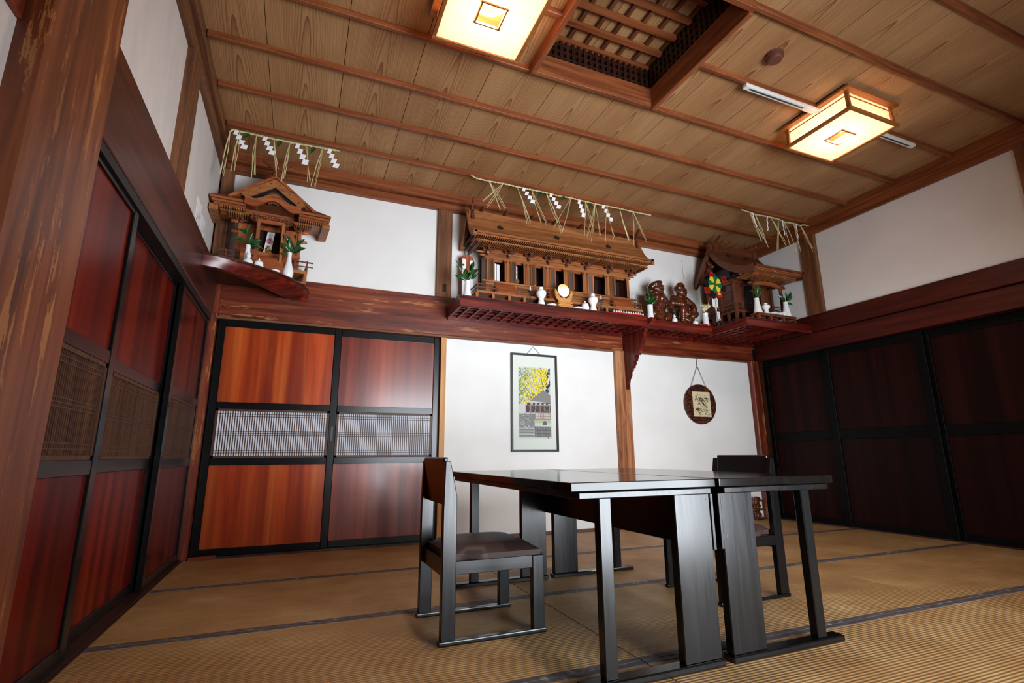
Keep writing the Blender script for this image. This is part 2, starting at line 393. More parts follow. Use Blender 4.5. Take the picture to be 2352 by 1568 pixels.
# ---- back wall
wb = MB().box(-0.25, 6.0, 0.12, 0.25, -0.1, 3.5).box(-0.06, 5.76, 0.045, 0.12, 2.10, 3.12).box(1.875, 5.70, 0.045, 0.12, 0.0, 1.80)
struct(wb, 'wall_back', 'plaster', 'white plaster back wall behind shrines and table', 'wall')
struct(boxm(1.83, 1.878, 0.012, 0.12, 0.0, 1.766), 'trim_1', 'bareplank_z', 'pale new wood jamb beside the back sliding doors', 'jamb')
b1 = MB().box(0.033, 3.80, 0.0, 0.12, 1.785, 2.150).box(3.80, 5.66, 0.006, 0.12, 1.785, 2.150)
struct(b1, 'trim_2', 'redbeam_x', 'broad worn red-brown lintel beam across the back wall', 'beam', bevel=0.004)
struct(MB().box(0.033, 1.88, 0.004, 0.11, 1.768, 1.785).box(1.88, 3.70, 0.010, 0.06, 1.768, 1.785).box(3.86, 5.62, 0.012, 0.06, 1.772, 1.785), 'trim_3', 'brownpost_x', 'thin grooved rail under the back lintel beam', 'rail')
struct(boxm(1.768, 1.907, 0.0, 0.12, 2.150, 3.03), 'trim_4', 'brownpost_z', 'brown upper post between left and centre shrines with mortise patch', 'post', bevel=0.003)
struct(boxm(1.822, 1.86, -0.0015, 0.01, 2.20, 2.28), 'trim_5', 'darkwood_z', 'small dark mortise patch low on the upper post', 'patch')
struct(boxm(3.695, 3.868, -0.01, 0.12, 0.0, 1.785), 'trim_6', 'post2', 'rubbed pale red post between the two white back wall bays', 'post', bevel=0.012)
struct(boxm(3.70, 3.86, 0.0, 0.12, 2.150, 3.03), 'trim_7', 'brownpost_z', 'brown upper post behind the big shrine', 'post')
struct(boxm(-0.05, 0.033, -0.03, 0.12, 0.0, 1.80), 'trim_8', 'redbeam_z', 'worn red corner post left of the back sliding doors', 'post', bevel=0.004)
struct(boxm(-0.06, 0.028, -0.02, 0.12, 2.14, 3.04), 'trim_9', 'brownpost_z', 'brown upper corner post behind the left shrine', 'post', bevel=0.003)
struct(boxm(5.60, 5.715, -0.02, 0.12, 0.0, 1.79), 'trim_10', 'redbeam_z', 'slim red corner post beside the dark right doors', 'post', bevel=0.006)
struct(MB().box(-0.04, 5.70, -0.005, 0.12, 3.03, 3.10).box(-0.04, 5.70, -0.05, 0.12, 3.105, 3.20), 'trim_11', 'batten_x', 'brown ceiling rim moulding along the back wall', 'moulding', bevel=0.003)
struct(boxm(5.714, 5.88, -0.028, 0.12, 0.0, 1.784), 'trim_28', 'darkwood_z', 'dark filler strip between right corner post and doors', 'filler')
struct(boxm(-0.22, -0.049, -0.028, 0.12, 0.0, 2.14), 'trim_29', 'darkwood_z', 'dark filler strip behind the left corner post', 'filler')
struct(boxm(-0.06, 0.034, -0.001, 0.12, 1.795, 2.145), 'trim_30', 'redbeam_z', 'red corner post section behind the corner shelf', 'post')
struct(boxm(0.033, 1.83, -0.001, 0.12, -0.03, 0.0115), 'trim_27', 'darkwood_x', 'dark wooden sill under the back sliding doors', 'sill')
struct(boxm(1.88, 5.60, 0.03, 0.05, 0.0, 0.022), 'baseboard_back', 'brownpost_x', 'low wooden strip at the foot of white back wall', 'baseboard')

# ---- left wall
wl = MB().box(-0.35, -0.22, Y_F-0.15, 0.25, -0.1, 3.5).box(-0.22, -0.075, Y_F, 0.12, 2.12, 3.12).box(-0.22, -0.03, Y_F, -2.96, 0.0, 1.80)
struct(wl, 'wall_left', 'plaster_warm', 'off-white plaster upper wall on the left', 'wall')
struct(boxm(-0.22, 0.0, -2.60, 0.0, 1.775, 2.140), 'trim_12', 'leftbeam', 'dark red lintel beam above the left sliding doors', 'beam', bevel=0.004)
struct(boxm(-0.22, -0.02, Y_F, -2.96, 1.77, 2.14), 'trim_13', 'redbeam_y', 'dark beam stub left of the big foreground post', 'beam', bevel=0.004)
struct(boxm(-0.22, 0.04, -2.96, -2.56, 0.0, 3.20), 'trim_14', 'bigpost', 'massive worn reddish foreground post on the left', 'post', bevel=0.008)
struct(boxm(-0.15, -0.038, -1.395, -1.17, 2.14, 3.03), 'trim_15', 'brownpost_z', 'brown upper post on the left plaster wall', 'post', bevel=0.003)
struct(MB().box(-0.15, -0.038, -4.6, -0.02, 3.03, 3.12).box(-0.15, -0.005, -4.6, -0.02, 3.115, 3.20), 'trim_16', 'brownpost_y', 'brown ceiling rim moulding along the left wall', 'moulding', bevel=0.003)
struct(MB().box(-0.13, -0.006, -2.58, -0.03, 1.735, 1.775), 'trim_17', 'black', 'black grooved track above the left sliding doors', 'track')
struct(MB().box(-0.14, -0.0, -2.58, -0.03, -0.02, 0.012).box(-0.006, 0.012, -2.58, 0.0, -0.02, 0.006), 'trim_18', 'darkwood_y', 'dark wooden sill under the left sliding doors', 'sill')

# ---- right wall
wr = MB().box(5.88, 6.02, Y_F-0.15, 0.25, -0.1, 3.5).box(5.70, 5.88, Y_F, 0.12, 2.12, 3.12)
struct(wr, 'wall_right', 'plaster', 'shaded white plaster upper wall on the right', 'wall')
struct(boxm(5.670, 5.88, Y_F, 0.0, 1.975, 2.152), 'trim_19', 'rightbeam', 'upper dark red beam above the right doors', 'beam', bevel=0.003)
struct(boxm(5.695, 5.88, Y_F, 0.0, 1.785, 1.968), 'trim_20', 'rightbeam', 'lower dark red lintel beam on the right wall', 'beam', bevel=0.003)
for k, (a, b) in enumerate(((-0.95, -0.79), (-2.81, -2.645), (-4.60, -4.50))):
    struct(boxm(5.66, 5.75, a, b, 2.150, 3.04), 'trim_%d' % (21+k), 'brownpost_z', ['brown upper post beside the right shrine', 'brown upper post at the right picture edge', 'brown upper post on the right wall nearest the windows'][k], 'post', bevel=0.003)
struct(boxm(5.67, 5.75, -0.1, 0.05, 2.150, 3.04), 'trim_24', 'brownpost_z', 'upper right corner post behind the right shrine', 'post')
struct(MB().box(5.665, 5.80, -4.6, -0.02, 3.03, 3.12).box(5.635, 5.80, -4.6, -0.02, 3.115, 3.20), 'trim_25', 'batten_y', 'dark ceiling rim moulding along the right wall', 'moulding', bevel=0.003)
struct(boxm(5.71, 5.86, -4.6, -0.03, -0.02, 0.012), 'trim_26', 'darkwood_y', 'dark sill under the right doors', 'sill')

# ---- front wall (behind the viewer) with the veranda opening
wf = MB().box(-0.3, 1.80, Y_F-0.12, Y_F, -0.1, 3.5).box(3.86, 6.0, Y_F-0.12, Y_F, -0.1, 3.5).box(1.80, 3.86, Y_F-0.12, Y_F, 1.95, 3.5)
struct(wf, 'wall_front', 'plaster_warm', 'wall with the wide veranda opening behind the viewer', 'wall')
fo = MB().box(1.78, 1.84, Y_F-0.13, Y_F+0.02, 0, 2.0).box(3.81, 3.88, Y_F-0.13, Y_F+0.02, 0, 2.0).box(1.78, 3.88, Y_F-0.13, Y_F+0.02, 1.93, 2.0)
struct(fo, 'window_1', 'redbeam_z', 'wide veranda opening letting in daylight', 'window')

# ---- ceiling: boards, battens, raised lattice well
OX0, OX1, OY0, OY1 = 1.93, 2.855, -2.72, -1.84
cb = MB().box(-0.3, OX0-0.03, Y_F-0.1, 0.2, 3.26, 3.4).box(OX1+0.03, 6.0, Y_F-0.1, 0.2, 3.26, 3.4).box(OX0-0.03, OX1+0.03, Y_F-0.1, OY0-0.03, 3.26, 3.4).box(OX0-0.03, OX1+0.03, OY1+0.03, 0.2, 3.26, 3.4)
ceil = struct(cb, 'ceiling', 'darkwood_x', 'boarded timber ceiling with thin battens and a raised lattice well', 'ceiling')
SE = [-0.02, 0.323, 0.777, 1.229, 1.681, 2.140, 2.599, 3.07, 3.54, 4.00, 4.461, 4.91, 5.37, 5.72]
def cboard(x0, x1, y0, y1, k):
    cx = (x0+x1)/2
    o = build(boxm(x0+0.002, x1-0.002, y0, y1, Z_C, Z_C+0.012+0.002*(k % 2)), 'ceiling_board', 'ceiling_board', ceil, org=(cx, 0, Z_C))
    o.location = (cx, 0, Z_C)
for k in range(len(SE)-1):
    x0, x1 = SE[k], SE[k+1]
    if x1 < OX0 or x0 > OX1: cboard(x0, x1, Y_F, 0.1, k)
    else:
        cboard(x0, x1, OY1, 0.1, k); cboard(x0, x1, Y_F, OY0, k)
        if x0 < OX0: cboard(x0, OX0, OY0, OY1, k)
        if x1 > OX1: cboard(OX1, x1, OY0, OY1, k)
for yb in (-0.46, -0.915, -1.36, -1.815, -2.27, -2.735, -3.175, -3.63, -4.09, -4.55):
    segs = [(0.0, 5.66)] if not (OY0 < yb < OY1) else [(0.0, OX0), (OX1, 5.66)]
    for a, b in segs:
        build(boxm(a, b, yb-0.014, yb+0.014, Z_C-0.04, Z_C), 'ceiling_batten', 'batten_x', ceil, bevel=0.004)
# well frame and its lattice
for a in ((OX0-0.03, OX1+0.03, OY1-0.012, OY1+0.022), (OX0-0.03, OX1+0.03, OY0-0.03, OY0+0.004)):
    build(boxm(a[0], a[1], a[2], a[3], 3.145, 3.30), 'well_frame', 'batten_x', ceil, bevel=0.003)
for a in ((OX0-0.03, OX0+0.004), (OX1-0.004, OX1+0.03)):
    build(boxm(a[0], a[1], OY0, OY1, 3.130, 3.30), 'well_frame', 'batten_y', ceil, bevel=0.003)
Zt = 3.48
for side in range(4):   # close-set upright bars round the well
    mb = MB(); n = 20
    if side < 2:
        yy = OY1+0.012 if side == 0 else OY0-0.012
        for i in range(n):
            xx = OX0+0.02+(OX1-OX0-0.04)*i/(n-1); mb.box(xx-0.011, xx+0.011, yy-0.01, yy+0.01, 3.28, Zt)
        for zz in (3.335, 3.385, 3.435): mb.box(OX0, OX1, yy-0.006, yy+0.016, zz-0.009, zz+0.009)
    else:
        xx = OX0-0.012 if side == 2 else OX1+0.012
        for i in range(n):
            yy = OY0+0.02+(OY1-OY0-0.04)*i/(n-1); mb.box(xx-0.01, xx+0.01, yy-0.011, yy+0.011, 3.28, Zt)
        for zz in (3.335, 3.385, 3.435): mb.box(xx-0.008, xx+0.008, OY0, OY1, zz-0.009, zz+0.009)
    tag(build(mb, 'well_bars', 'darkwood_z', ceil), kind='stuff')
build(MB().box(OX0-0.1, OX1+0.1, OY1+0.05, OY1+0.09, 3.28, 3.7).box(OX0-0.1, OX1+0.1, OY0-0.09, OY0-0.05, 3.28, 3.7).box(OX0-0.1, OX0-0.06, OY0-0.09, OY1+0.09, 3.28, 3.7).box(OX1+0.06, OX1+0.1, OY0-0.09, OY1+0.09, 3.28, 3.7), 'well_lining', 'darkwood_x', ceil)
for i in range(2):
    xa = OX0-0.06+i*(OX1-OX0+0.12)/2; xb = xa+(OX1-OX0+0.12)/2; cx = (xa+xb)/2
    o = build(boxm(xa+0.002, xb-0.002, OY0-0.06, OY1+0.06, Zt+0.04, Zt+0.055), 'well_board', 'ceiling_board', ceil, org=(cx, 0, Zt)); o.location = (cx, 0, Zt)
for i in range(7):
    yy = OY0-0.01+(OY1-OY0+0.02)*i/6
    build(boxm(OX0-0.05, OX1+0.05, yy-0.016, yy+0.016, Zt-0.012, Zt+0.02), 'well_batten', 'batten_x', ceil)
for i in range(8):
    xx = OX0+(OX1-OX0)*i/7
    build(boxm(xx-0.013, xx+0.013, OY0-0.05, OY1+0.05, Zt+0.012, Zt+0.04), 'well_batten', 'shrine_dark_y', ceil)

# ================================================================== SLIDING DOORS
def door(n, label, axis, a0, a1, face, th, panel, lattice, paper, rails, st=0.055, sign=1, pull=None, black='doorblack_'):
    """axis 'x': door along x facing -y, face at y=face; axis 'y': door along y facing sign*x"""
    org = (a0, face, 0) if axis == 'x' else (face, a0, 0)
    d = thing('door_%d' % n, label, 'sliding door', org); d['kind'] = 'structure'
    def bx(mb, u0, u1, z0, z1, f0, f1):
        if axis == 'x': mb.box(u0, u1, face+f0, face+f1, z0, z1)
        elif sign > 0: mb.box(face-f1, face-f0, u0, u1, z0, z1)
        else: mb.box(face+f0, face+f1, u0, u1, z0, z1)
        return mb
    bw = black+'z'; bh = black+axis
    build(bx(MB(), a0, a0+st, 0.012, rails[-1][1], 0, th), 'stile', bw, d, bevel=0.003)
    build(bx(MB(), a1-st, a1, 0.012, rails[-1][1], 0, th), 'stile', bw, d, bevel=0.003)
    for z0, z1 in rails: build(bx(MB(), a0+st, a1-st, z0, z1, 0.002, th-0.002), 'rail', bh, d, bevel=0.002)
    gaps = [(rails[i][1], rails[i+1][0]) for i in range(len(rails)-1)]
    for i, (z0, z1) in enumerate(gaps):
        if lattice and i == 1:
            fr = bx(bx(bx(bx(MB(), a0+st, a1-st, z0, z0+0.016, 0.004, 0.022), a0+st, a1-st, z1-0.016, z1, 0.004, 0.022), a0+st, a0+st+0.018, z0, z1, 0.004, 0.022), a1-st-0.018, a1-st, z0, z1, 0.004, 0.022)
            lf = build(fr, 'lattice_frame', 'lattice_brown', d)
            mb = MB(); u0, u1 = a0+st+0.018, a1-st-0.018; k = 46
            for q in range(1, k): 
                uu = u0+(u1-u0)*q/k; bx(mb, uu-0.0026, uu+0.0026, z0+0.016, z1-0.016, 0.009, 0.014)
            h = z1-z0
            for fz in (0.10, 0.15, 0.46, 0.5, 0.54, 0.85, 0.90): bx(mb, u0, u1, z0+h*fz-0.0022, z0+h*fz+0.0022, 0.007, 0.013)
            tag(build(mb, 'lattice_slats', 'lattice_brown', lf), kind='stuff')
            build(bx(MB(), u0, u1, z0+0.01, z1-0.01, 0.0145, 0.018), 'paper' if paper else 'backing_board', 'shoji_paper' if paper else 'lattice_brown', lf)
        else:
            p = panel if isinstance(panel, str) else panel[i % len(panel)]
            build(bx(MB(), a0+st-0.004, a1-st+0.004, z0-0.004, z1+0.004, 0.012, th-0.006), 'panel', p, d)
    if pull: 
        build(bx(MB(), pull[0]-0.012, pull[0]+0.012, pull[1]-0.06, pull[1]+0.06, -0.001, 0.004), 'finger_pull', 'frame_dark', d, bevel=0.004)
    return d
RL = [(0.012, 0.062), (0.648, 0.702), (1.068, 1.12), (1.712, 1.766)]
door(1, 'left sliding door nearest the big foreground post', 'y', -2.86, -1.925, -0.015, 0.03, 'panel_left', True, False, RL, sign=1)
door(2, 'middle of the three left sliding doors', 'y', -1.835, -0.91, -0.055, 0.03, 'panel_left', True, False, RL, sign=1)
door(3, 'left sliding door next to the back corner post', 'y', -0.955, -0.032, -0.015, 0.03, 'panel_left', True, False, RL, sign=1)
door(4, 'back sliding door with bright orange-red panels next to the left corner', 'x', 0.040, 0.966, 0.020, 0.03, 'panel_bright', True, True, RL, pull=(0.938, 0.89))
door(5, 'back sliding door with plum-red panels beside the pale jamb', 'x', 0.915, 1.83, 0.055, 0.03, 'panel_plum', True, True, RL)
RR = [(0.012, 0.062), (0.848, 0.938), (1.70, 1.775)]
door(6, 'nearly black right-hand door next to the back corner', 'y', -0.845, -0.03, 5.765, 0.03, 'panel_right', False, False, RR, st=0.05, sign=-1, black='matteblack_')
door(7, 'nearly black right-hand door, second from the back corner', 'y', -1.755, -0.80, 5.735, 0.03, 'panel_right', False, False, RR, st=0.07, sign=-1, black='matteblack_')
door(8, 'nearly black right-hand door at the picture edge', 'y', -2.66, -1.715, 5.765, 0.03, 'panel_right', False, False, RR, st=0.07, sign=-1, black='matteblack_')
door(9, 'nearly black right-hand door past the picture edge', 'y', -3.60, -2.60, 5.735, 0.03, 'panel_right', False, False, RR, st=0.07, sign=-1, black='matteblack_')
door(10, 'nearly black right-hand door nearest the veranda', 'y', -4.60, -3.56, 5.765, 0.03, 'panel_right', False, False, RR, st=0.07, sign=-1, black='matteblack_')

# ================================================================== TABLES AND CHAIRS
def table(label, x0, x1, y0, y1, mirror):
    """low black table; wide legs and the deep apron on the inner side"""
    cx = (x0+x1)/2
    d = thing('table', label, 'table', (cx, (y0+y1)/2, 0), group='black tables pushed together')
    X = (lambda u: x0+u) if not mirror else (lambda u: x1-u)
    def bx(mb, u0, u1, ya, yb, za, zb):
        a, b = sorted((X(u0), X(u1))); return mb.box(a, b, ya, yb, za, zb)
    w = x1-x0
    build(bx(MB(), 0, w, y0, y1, 0.592, 0.622), 'table_top', 'blacktop', d, bevel=0.003, seg=2)
    build(bx(MB(), 0.03, w-0.022, y0+0.002, y1-0.002, 0.568, 0.590), 'under_slab', 'blackwood_y', d, bevel=0.003)
    for yy in (y0+0.012, y1-0.012-0.055):
        build(bx(MB(), 0.035, w-0.008, yy, yy+0.055, 0.0, 0.022), 'foot_bar', 'blackwood_x', d, bevel=0.004)
        build(bx(MB(), 0.118, 0.166, yy+0.012, yy+0.048, 0.021, 0.569), 'leg', 'blackwood_z', d, bevel=0.003)
        build(bx(MB(), 0.430, 0.590, yy+0.012, yy+0.048, 0.021, 0.569), 'wide_leg', 'blackwood_z', d, bevel=0.003)
    build(bx(MB(), 0.590, 0.604, y0+0.02, y1-0.02, 0.372, 0.568), 'apron', 'blackwood_y', d, bevel=0.002)
    build(bx(MB(), 0.500, 0.59, y0+0.06, y1-0.06, 0.545, 0.568), 'cross_rail', 'blackwood_y', d)
    for zz in (0.40, 0.416, 0.548): build(MB().obox((X(0.575), y0+0.0235, zz), (0.004, 0.002, 0.004), Matrix.Rotation(0.6, 3, 'Y')), 'screw', 'steel', d)
    return d
table('black low table nearer the left chair, its bright end facing the viewer', 1.520, 2.124, -2.90, -1.455, False)
table('black low table nearer the right chair with scuffed dark end', 2.142, 2.752, -2.90, -1.455, True)

def chair(label, loc, rz):
    """origin at the centre of the footprint, facing +x"""
    d = thing('dining_chair', label, 'chair', loc, rz, group='low black chairs at the tables', local=True)
    L, Wd = 0.225, 0.21
    for s in (-1, 1):
        ya, yb = sorted((s*Wd, s*(Wd-0.032)))
        build(boxm(-L-0.003, L+0.003, ya, yb, 0.0, 0.016), 'runner', 'blackwood_x', d, bevel=0.004, seg=2)
        build(MB().prism([(-L+0.005, 0.015), (-L+0.062, 0.015), (-L+0.062, 0.545), (-L+0.032, 0.688), (-L+0.010, 0.688), (-L+0.005, 0.5)], 'y', ya, yb), 'back_post', 'blackwood_z', d, bevel=0.003)
        build(boxm(L-0.056, L-0.004, ya, yb, 0.015, 0.300), 'leg', 'blackwood_z', d, bevel=0.003)
        build(boxm(-L+0.06, L-0.055, ya+0.004, yb-0.002, 0.250, 0.300), 'side_rail', 'blackwood_x', d, bevel=0.002)
    build(boxm(L-0.045, L-0.012, -Wd+0.03, Wd-0.03, 0.250, 0.298), 'front_rail', 'blackwood_y', d)
    build(boxm(-L+0.02, -L+0.05, -Wd+0.03, Wd-0.03, 0.235, 0.298), 'back_rail', 'blackwood_y', d)
    R = Matrix.Rotation(-0.10, 3, 'Y')
    build(MB().obox((-L+0.028, 0, 0.606), (0.02, 2*Wd-0.062, 0.196), R), 'backrest', 'blackwood_y', d, bevel=0.006, seg=2)
    # padded seat
    mb = MB(); n = 10
    g = []
    for i in range(n+1):
        for j in range(n+1):
            u, v = i/n*2-1, j/n*2-1
            e = (1-abs(u)**4)*(1-abs(v)**4)
            g.append(((u*0.197)+0.012, v*(Wd-0.002 if u > -0.6 else Wd-0.036), 0.322+0.032*e**0.35))
    top = len(g)
    g2 = [(x*0.985, y*0.985, 0.300) for x, y, z in g]
    fs = []
    for i in range(n):
        for j in range(n):
            a = i*(n+1)+j; fs.append((a, a+n+1, a+n+2, a+1)); fs.append((top+a, top+a+1, top+a+n+2, top+a+n+1))
    ring = [i*(n+1) for i in range(n+1)]+[n*(n+1)+j for j in range(1, n+1)]+[i*(n+1)+n for i in range(n-1, -1, -1)]+[j for j in range(n-1, 0, -1)]
    for a, b in zip(ring, ring[1:]+ring[:1]): fs.append((a, b, top+b, top+a))
    mb.add(g+g2, fs)
    seat = build(mb, 'seat_cushion', 'leather', d, smooth=60)
    pp = [(x, y, 0.312) for x, y in ((0.209, -Wd), (0.209, Wd))]
    for s in (-1, 1):
        build(MB().tube([(0.209, s*(Wd-0.004), 0.302), (0.213, s*(Wd-0.001), 0.312), (0.212, s*(Wd-0.002), 0.326), (0.203, s*(Wd-0.006), 0.336)], 0.0018, 6), 'corner_piping', 'leather', seat)
    return d
chair('low black chair with brown seat in front of the back sliding doors', (1.474, -2.12, 0), 0)
chair('low black chair standing behind the right-hand table, turned away from the dark doors', (2.848, -2.147, 0), PI)

# ================================================================== CEILING FITTINGS
def lamp(label, cx, cy):
    d = thing('ceiling_lamp', label, 'ceiling lamp', (cx, cy, Z_C), group='square paper ceiling lamps')
    h = 0.262; zb = 3.0
    fr = MB()
    ft = 0.022
    for s in (-1, 1):
        fr.box(cx-h, cx+h, cy+s*h-(ft if s > 0 else 0)*1, cy+s*h+(ft if s < 0 else 0), zb, zb+0.022)
        fr.box(cx+s*h-(ft if s > 0 else 0), cx+s*h+(ft if s < 0 else 0), cy-h+ft, cy+h-ft, zb, zb+0.022)
    build(fr, 'bottom_frame', 'lamp_wood_x', d, bevel=0.002)
    # deep roof plate under the ceiling
    build(MB().box(cx-0.276, cx+0.276, cy-0.276, cy+0.276, 3.158, 3.178).box(cx-0.2, cx+0.2, cy-0.2, cy+0.2, 3.178, Z_C), 'top_plate', 'lamp_wood_x', d, bevel=0.002)
    q = 0.232
    for sx in (-1, 1):
        for sy in (-1, 1):
            build(MB().bar((cx+sx*(q+0.004), cy+sy*(q+0.004), zb+0.02), (cx+sx*q*0.99, cy+sy*q*0.99, 3.16), 0.022, 0.022), 'corner_post', 'lamp_wood_z', d)
    # four side panels with thin bars
    for ax in 'xy':
        for s in (-1, 1):
            pn = MB(); br = MB()
            for (za, zb_, mb, tk) in ((zb+0.02, 3.16, pn, 0.002), (zb+0.030, zb+0.036, br, 0.009), (3.128, 3.135, br, 0.009)):
                p0 = q-0.004; 
                if ax == 'x': mb.box(cx-p0, cx+p0, cy+s*p0-tk/2, cy+s*p0+tk/2, za, zb_)
                else: mb.box(cx+s*p0-tk/2, cx+s*p0+tk/2, cy-p0, cy+p0, za, zb_)
            sp = build(pn, 'side_panel', 'lamp_paper', d)
            build(br, 'panel_bar', 'lamp_wood_'+ax, sp)
    # bottom diffuser with a small square opening
    o = 0.068; b = h-ft+0.002; z0, z1 = zb+0.008, zb+0.010
    pm = MB().box(cx-b, cx+b, cy-b, cy-o, z0, z1).box(cx-b, cx+b, cy+o, cy+b, z0, z1).box(cx-b, cx-o, cy-o, cy+o, z0, z1).box(cx+o, cx+b, cy-o, cy+o, z0, z1)
    build(pm, 'diffuser', 'lamp_paper', d)
    k = 0.008; fm = MB()
    for s in (-1, 1):
        fm.box(cx-o-k, cx+o+k, cy+s*o-k/2, cy+s*o+k/2, zb+0.002, zb+0.016); fm.box(cx+s*o-k/2, cx+s*o+k/2, cy-o, cy+o, zb+0.002, zb+0.016)
    build(fm, 'centre_frame', 'lamp_wood_x', d)
    ring = [(cx+0.085*math.cos(a*PI/12), cy+0.085*math.sin(a*PI/12), 3.105) for a in range(25)]
    build(MB().tube(ring, 0.013, 8, cap=False), 'ring_tube', 'tube_light', d, smooth=60)
    l = bpy.data.lights.new('lamp_bulb', 'POINT'); l.energy = 54; l.color = (1.0, 0.88, 0.72); l.shadow_soft_size = 0.06
    lo = bpy.data.objects.new('lamp_bulb', l); COL.objects.link(lo); lo.parent = d; lo.location = (0, 0, 3.085-Z_C)
    return d
lamp('lit square paper ceiling lamp at the top edge beside the lattice well', 1.469, -2.268)
lamp('lit square paper ceiling lamp between the white track pieces', 4.247, -2.248)
d = thing('lighting_track', 'white lighting track running past the right ceiling lamp', 'lighting track', (4.2, -2.262, 3.16))
for a, b, nm in ((3.305, 3.955, 0), (4.56, 5.137, 1)):
    build(boxm(a, b, -2.282, -2.242, 3.135, 3.163), 'track', 'white_plastic', d, bevel=0.006, seg=2)
    build(boxm(a+0.04, b-0.06, -2.268, -2.256, 3.1335, 3.137), 'slot', 'dark_slot', d)
build(MB().box(3.955, 4.56, -2.282, -2.242, 3.142, 3.163), 'hidden_track', 'white_plastic', d)
build(boxm(3.86, 3.975, -2.286, -2.240, 3.131, 3.160), 'feed_box', 'white_plastic', d, bevel=0.004)
d = thing('smoke_detector', 'round brown smoke detector on the ceiling', 'smoke detector', (3.313, -2.50, Z_C))
build(MB().lathe([(0.055, 3.2), (0.055, 3.188), (0.051, 3.182), (0.051, 3.178), (0.047, 3.176), (0.046, 3.162), (0.040, 3.152), (0.02, 3.149), (0.0, 3.149)], (3.313, -2.50, 0), 28), 'housing', 'detector_brown', d, smooth=40)
build(MB().lathe([(0.054, 3.181), (0.054, 3.176)], (3.313, -2.50, 0), 28), 'rim_ring', 'detector_brown', d)

# ================================================================== SHELVES
def grid_shelf(label, x0, x1, y0, z0, z1, nx, ny, ends):
    d = thing('shrine_shelf', label, 'shelf', ((x0+x1)/2, y0/2, z0))
    build(boxm(x0, x1, y0+0.002, 0.0, z1-0.014, z1), 'top_board', 'redshelf_x', d, bevel=0.002)
    build(boxm(x0-0.004, x1+0.004, y0-0.006, y0+0.03, z1-0.012, z1+0.0005), 'top_lip', 'redshelf_x', d, bevel=0.002)
    build(boxm(x0, x1, y0, y0+0.022, z0, z1-0.013), 'front_board', 'redshelf_x', d, bevel=0.002)
    for s in ends:
        a, b = (x0, x0+0.022) if s < 0 else (x1-0.022, x1)
        build(boxm(a, b, y0+0.022, -0.002, z0, z1-0.013), 'end_board', 'redshelf_y', d, bevel=0.002)
    for j in range(1, ny+1):
        yy = y0+0.022+(-y0-0.022)*j/(ny+1)
        build(boxm(x0+0.022, x1-0.022, yy-0.008, yy+0.008, z0+0.018, z1-0.013), 'grid_bar', 'redshelf_x', d)
    for i in range(1, nx+1):
        xx = x0+(x1-x0)*i/(nx+1)
        build(boxm(xx-0.008, xx+0.008, y0+0.022, -0.002, z0+0.010, z1-0.02), 'grid_bar', 'redshelf_y', d)
    build(boxm(x0+0.01, x1-0.01, -0.03, -0.001, z0-0.03+0.02, z1-0.014), 'wall_cleat', 'redshelf_x', d)
    return d
ZS = 2.043
grid_shelf('long red shelf under the big central shrine', 1.866, 3.797, -0.44, 1.942, ZS, 18, 3, (-1, 1))
grid_shelf('short red shelf carrying two carved figures', 3.85, 4.742, -0.325, 1.968, 2.06, 8, 2, ())
grid_shelf('deep red shelf under the right corner shrine', 4.745, 5.668, -0.785, 1.962, 2.048, 8, 7, (-1,))

# bow-fronted corner shelf cut from a log
d = thing('corner_shelf', 'bow-fronted dark red corner shelf under the left shrine', 'shelf', (0.2, -0.2, 1.97))
TOP = [(0.001, -0.655), (0.09, -0.645), (0.18, -0.60), (0.27, -0.555), (0.355, -0.50), (0.452, -0.425), (0.546, -0.32), (0.618, -0.205), (0.664, -0.09), (0.676, -0.002)]
BOT = [(0.001, -0.650), (0.085, -0.628), (0.165, -0.57), (0.245, -0.49), (0.32, -0.40), (0.405, -0.275), (0.485, -0.15), (0.555, -0.06), (0.62, -0.02), (0.672, -0.002)]
ZT = 2.055
mb = MB(); n = len(TOP)
rings = []
for k, (f, z) in enumerate(((0.0, ZT-0.012), (0.12, ZT-0.018), (0.22, 2.02), (0.55, 1.995), (1.0, 1.968))):
    rings.append([(a[0]+(b[0]-a[0])*f, a[1]+(b[1]-a[1])*f, z) for a, b in zip(TOP, BOT)])
back = [[(p[0]-0.03, p[1]+0.035, p[2]) for p in r] for r in rings]
for r in rings: mb.v += r
for r in back: mb.v += [(max(p[0], 0.001), min(p[1], -0.001), p[2]) for p in r]
R_ = len(rings)
for k in range(R_-1):
    for i in range(n-1):
        a = k*n+i; mb.f.append((a, a+1, a+n+1, a+n)); b = R_*n+a; mb.f.append((b, b+n, b+n+1, b+1))
for i in range(n-1):
    mb.f.append((i, R_*n+i, R_*n+i+1, i+1)); a = (R_-1)*n+i; mb.f.append((a, a+1, R_*n+a+1, R_*n+a))
for i in (0, n-1):
    for k in range(R_-1):
        a = k*n+i; mb.f.append((a, a+n, R_*n+a+n, R_*n+a))
mb.mi = [0]*len(mb.f)
build(mb, 'log_front', 'redshelf_x', d, smooth=25)
build(MB().prism([(0.001, -0.001)]+[(0.001, -0.661)]+[(p[0]*1.008, p[1]*1.012) for p in TOP[1:-1]]+[(0.68, -0.001)], 'z', ZT-0.013, ZT), 'top_board', 'darkwood_x', d)

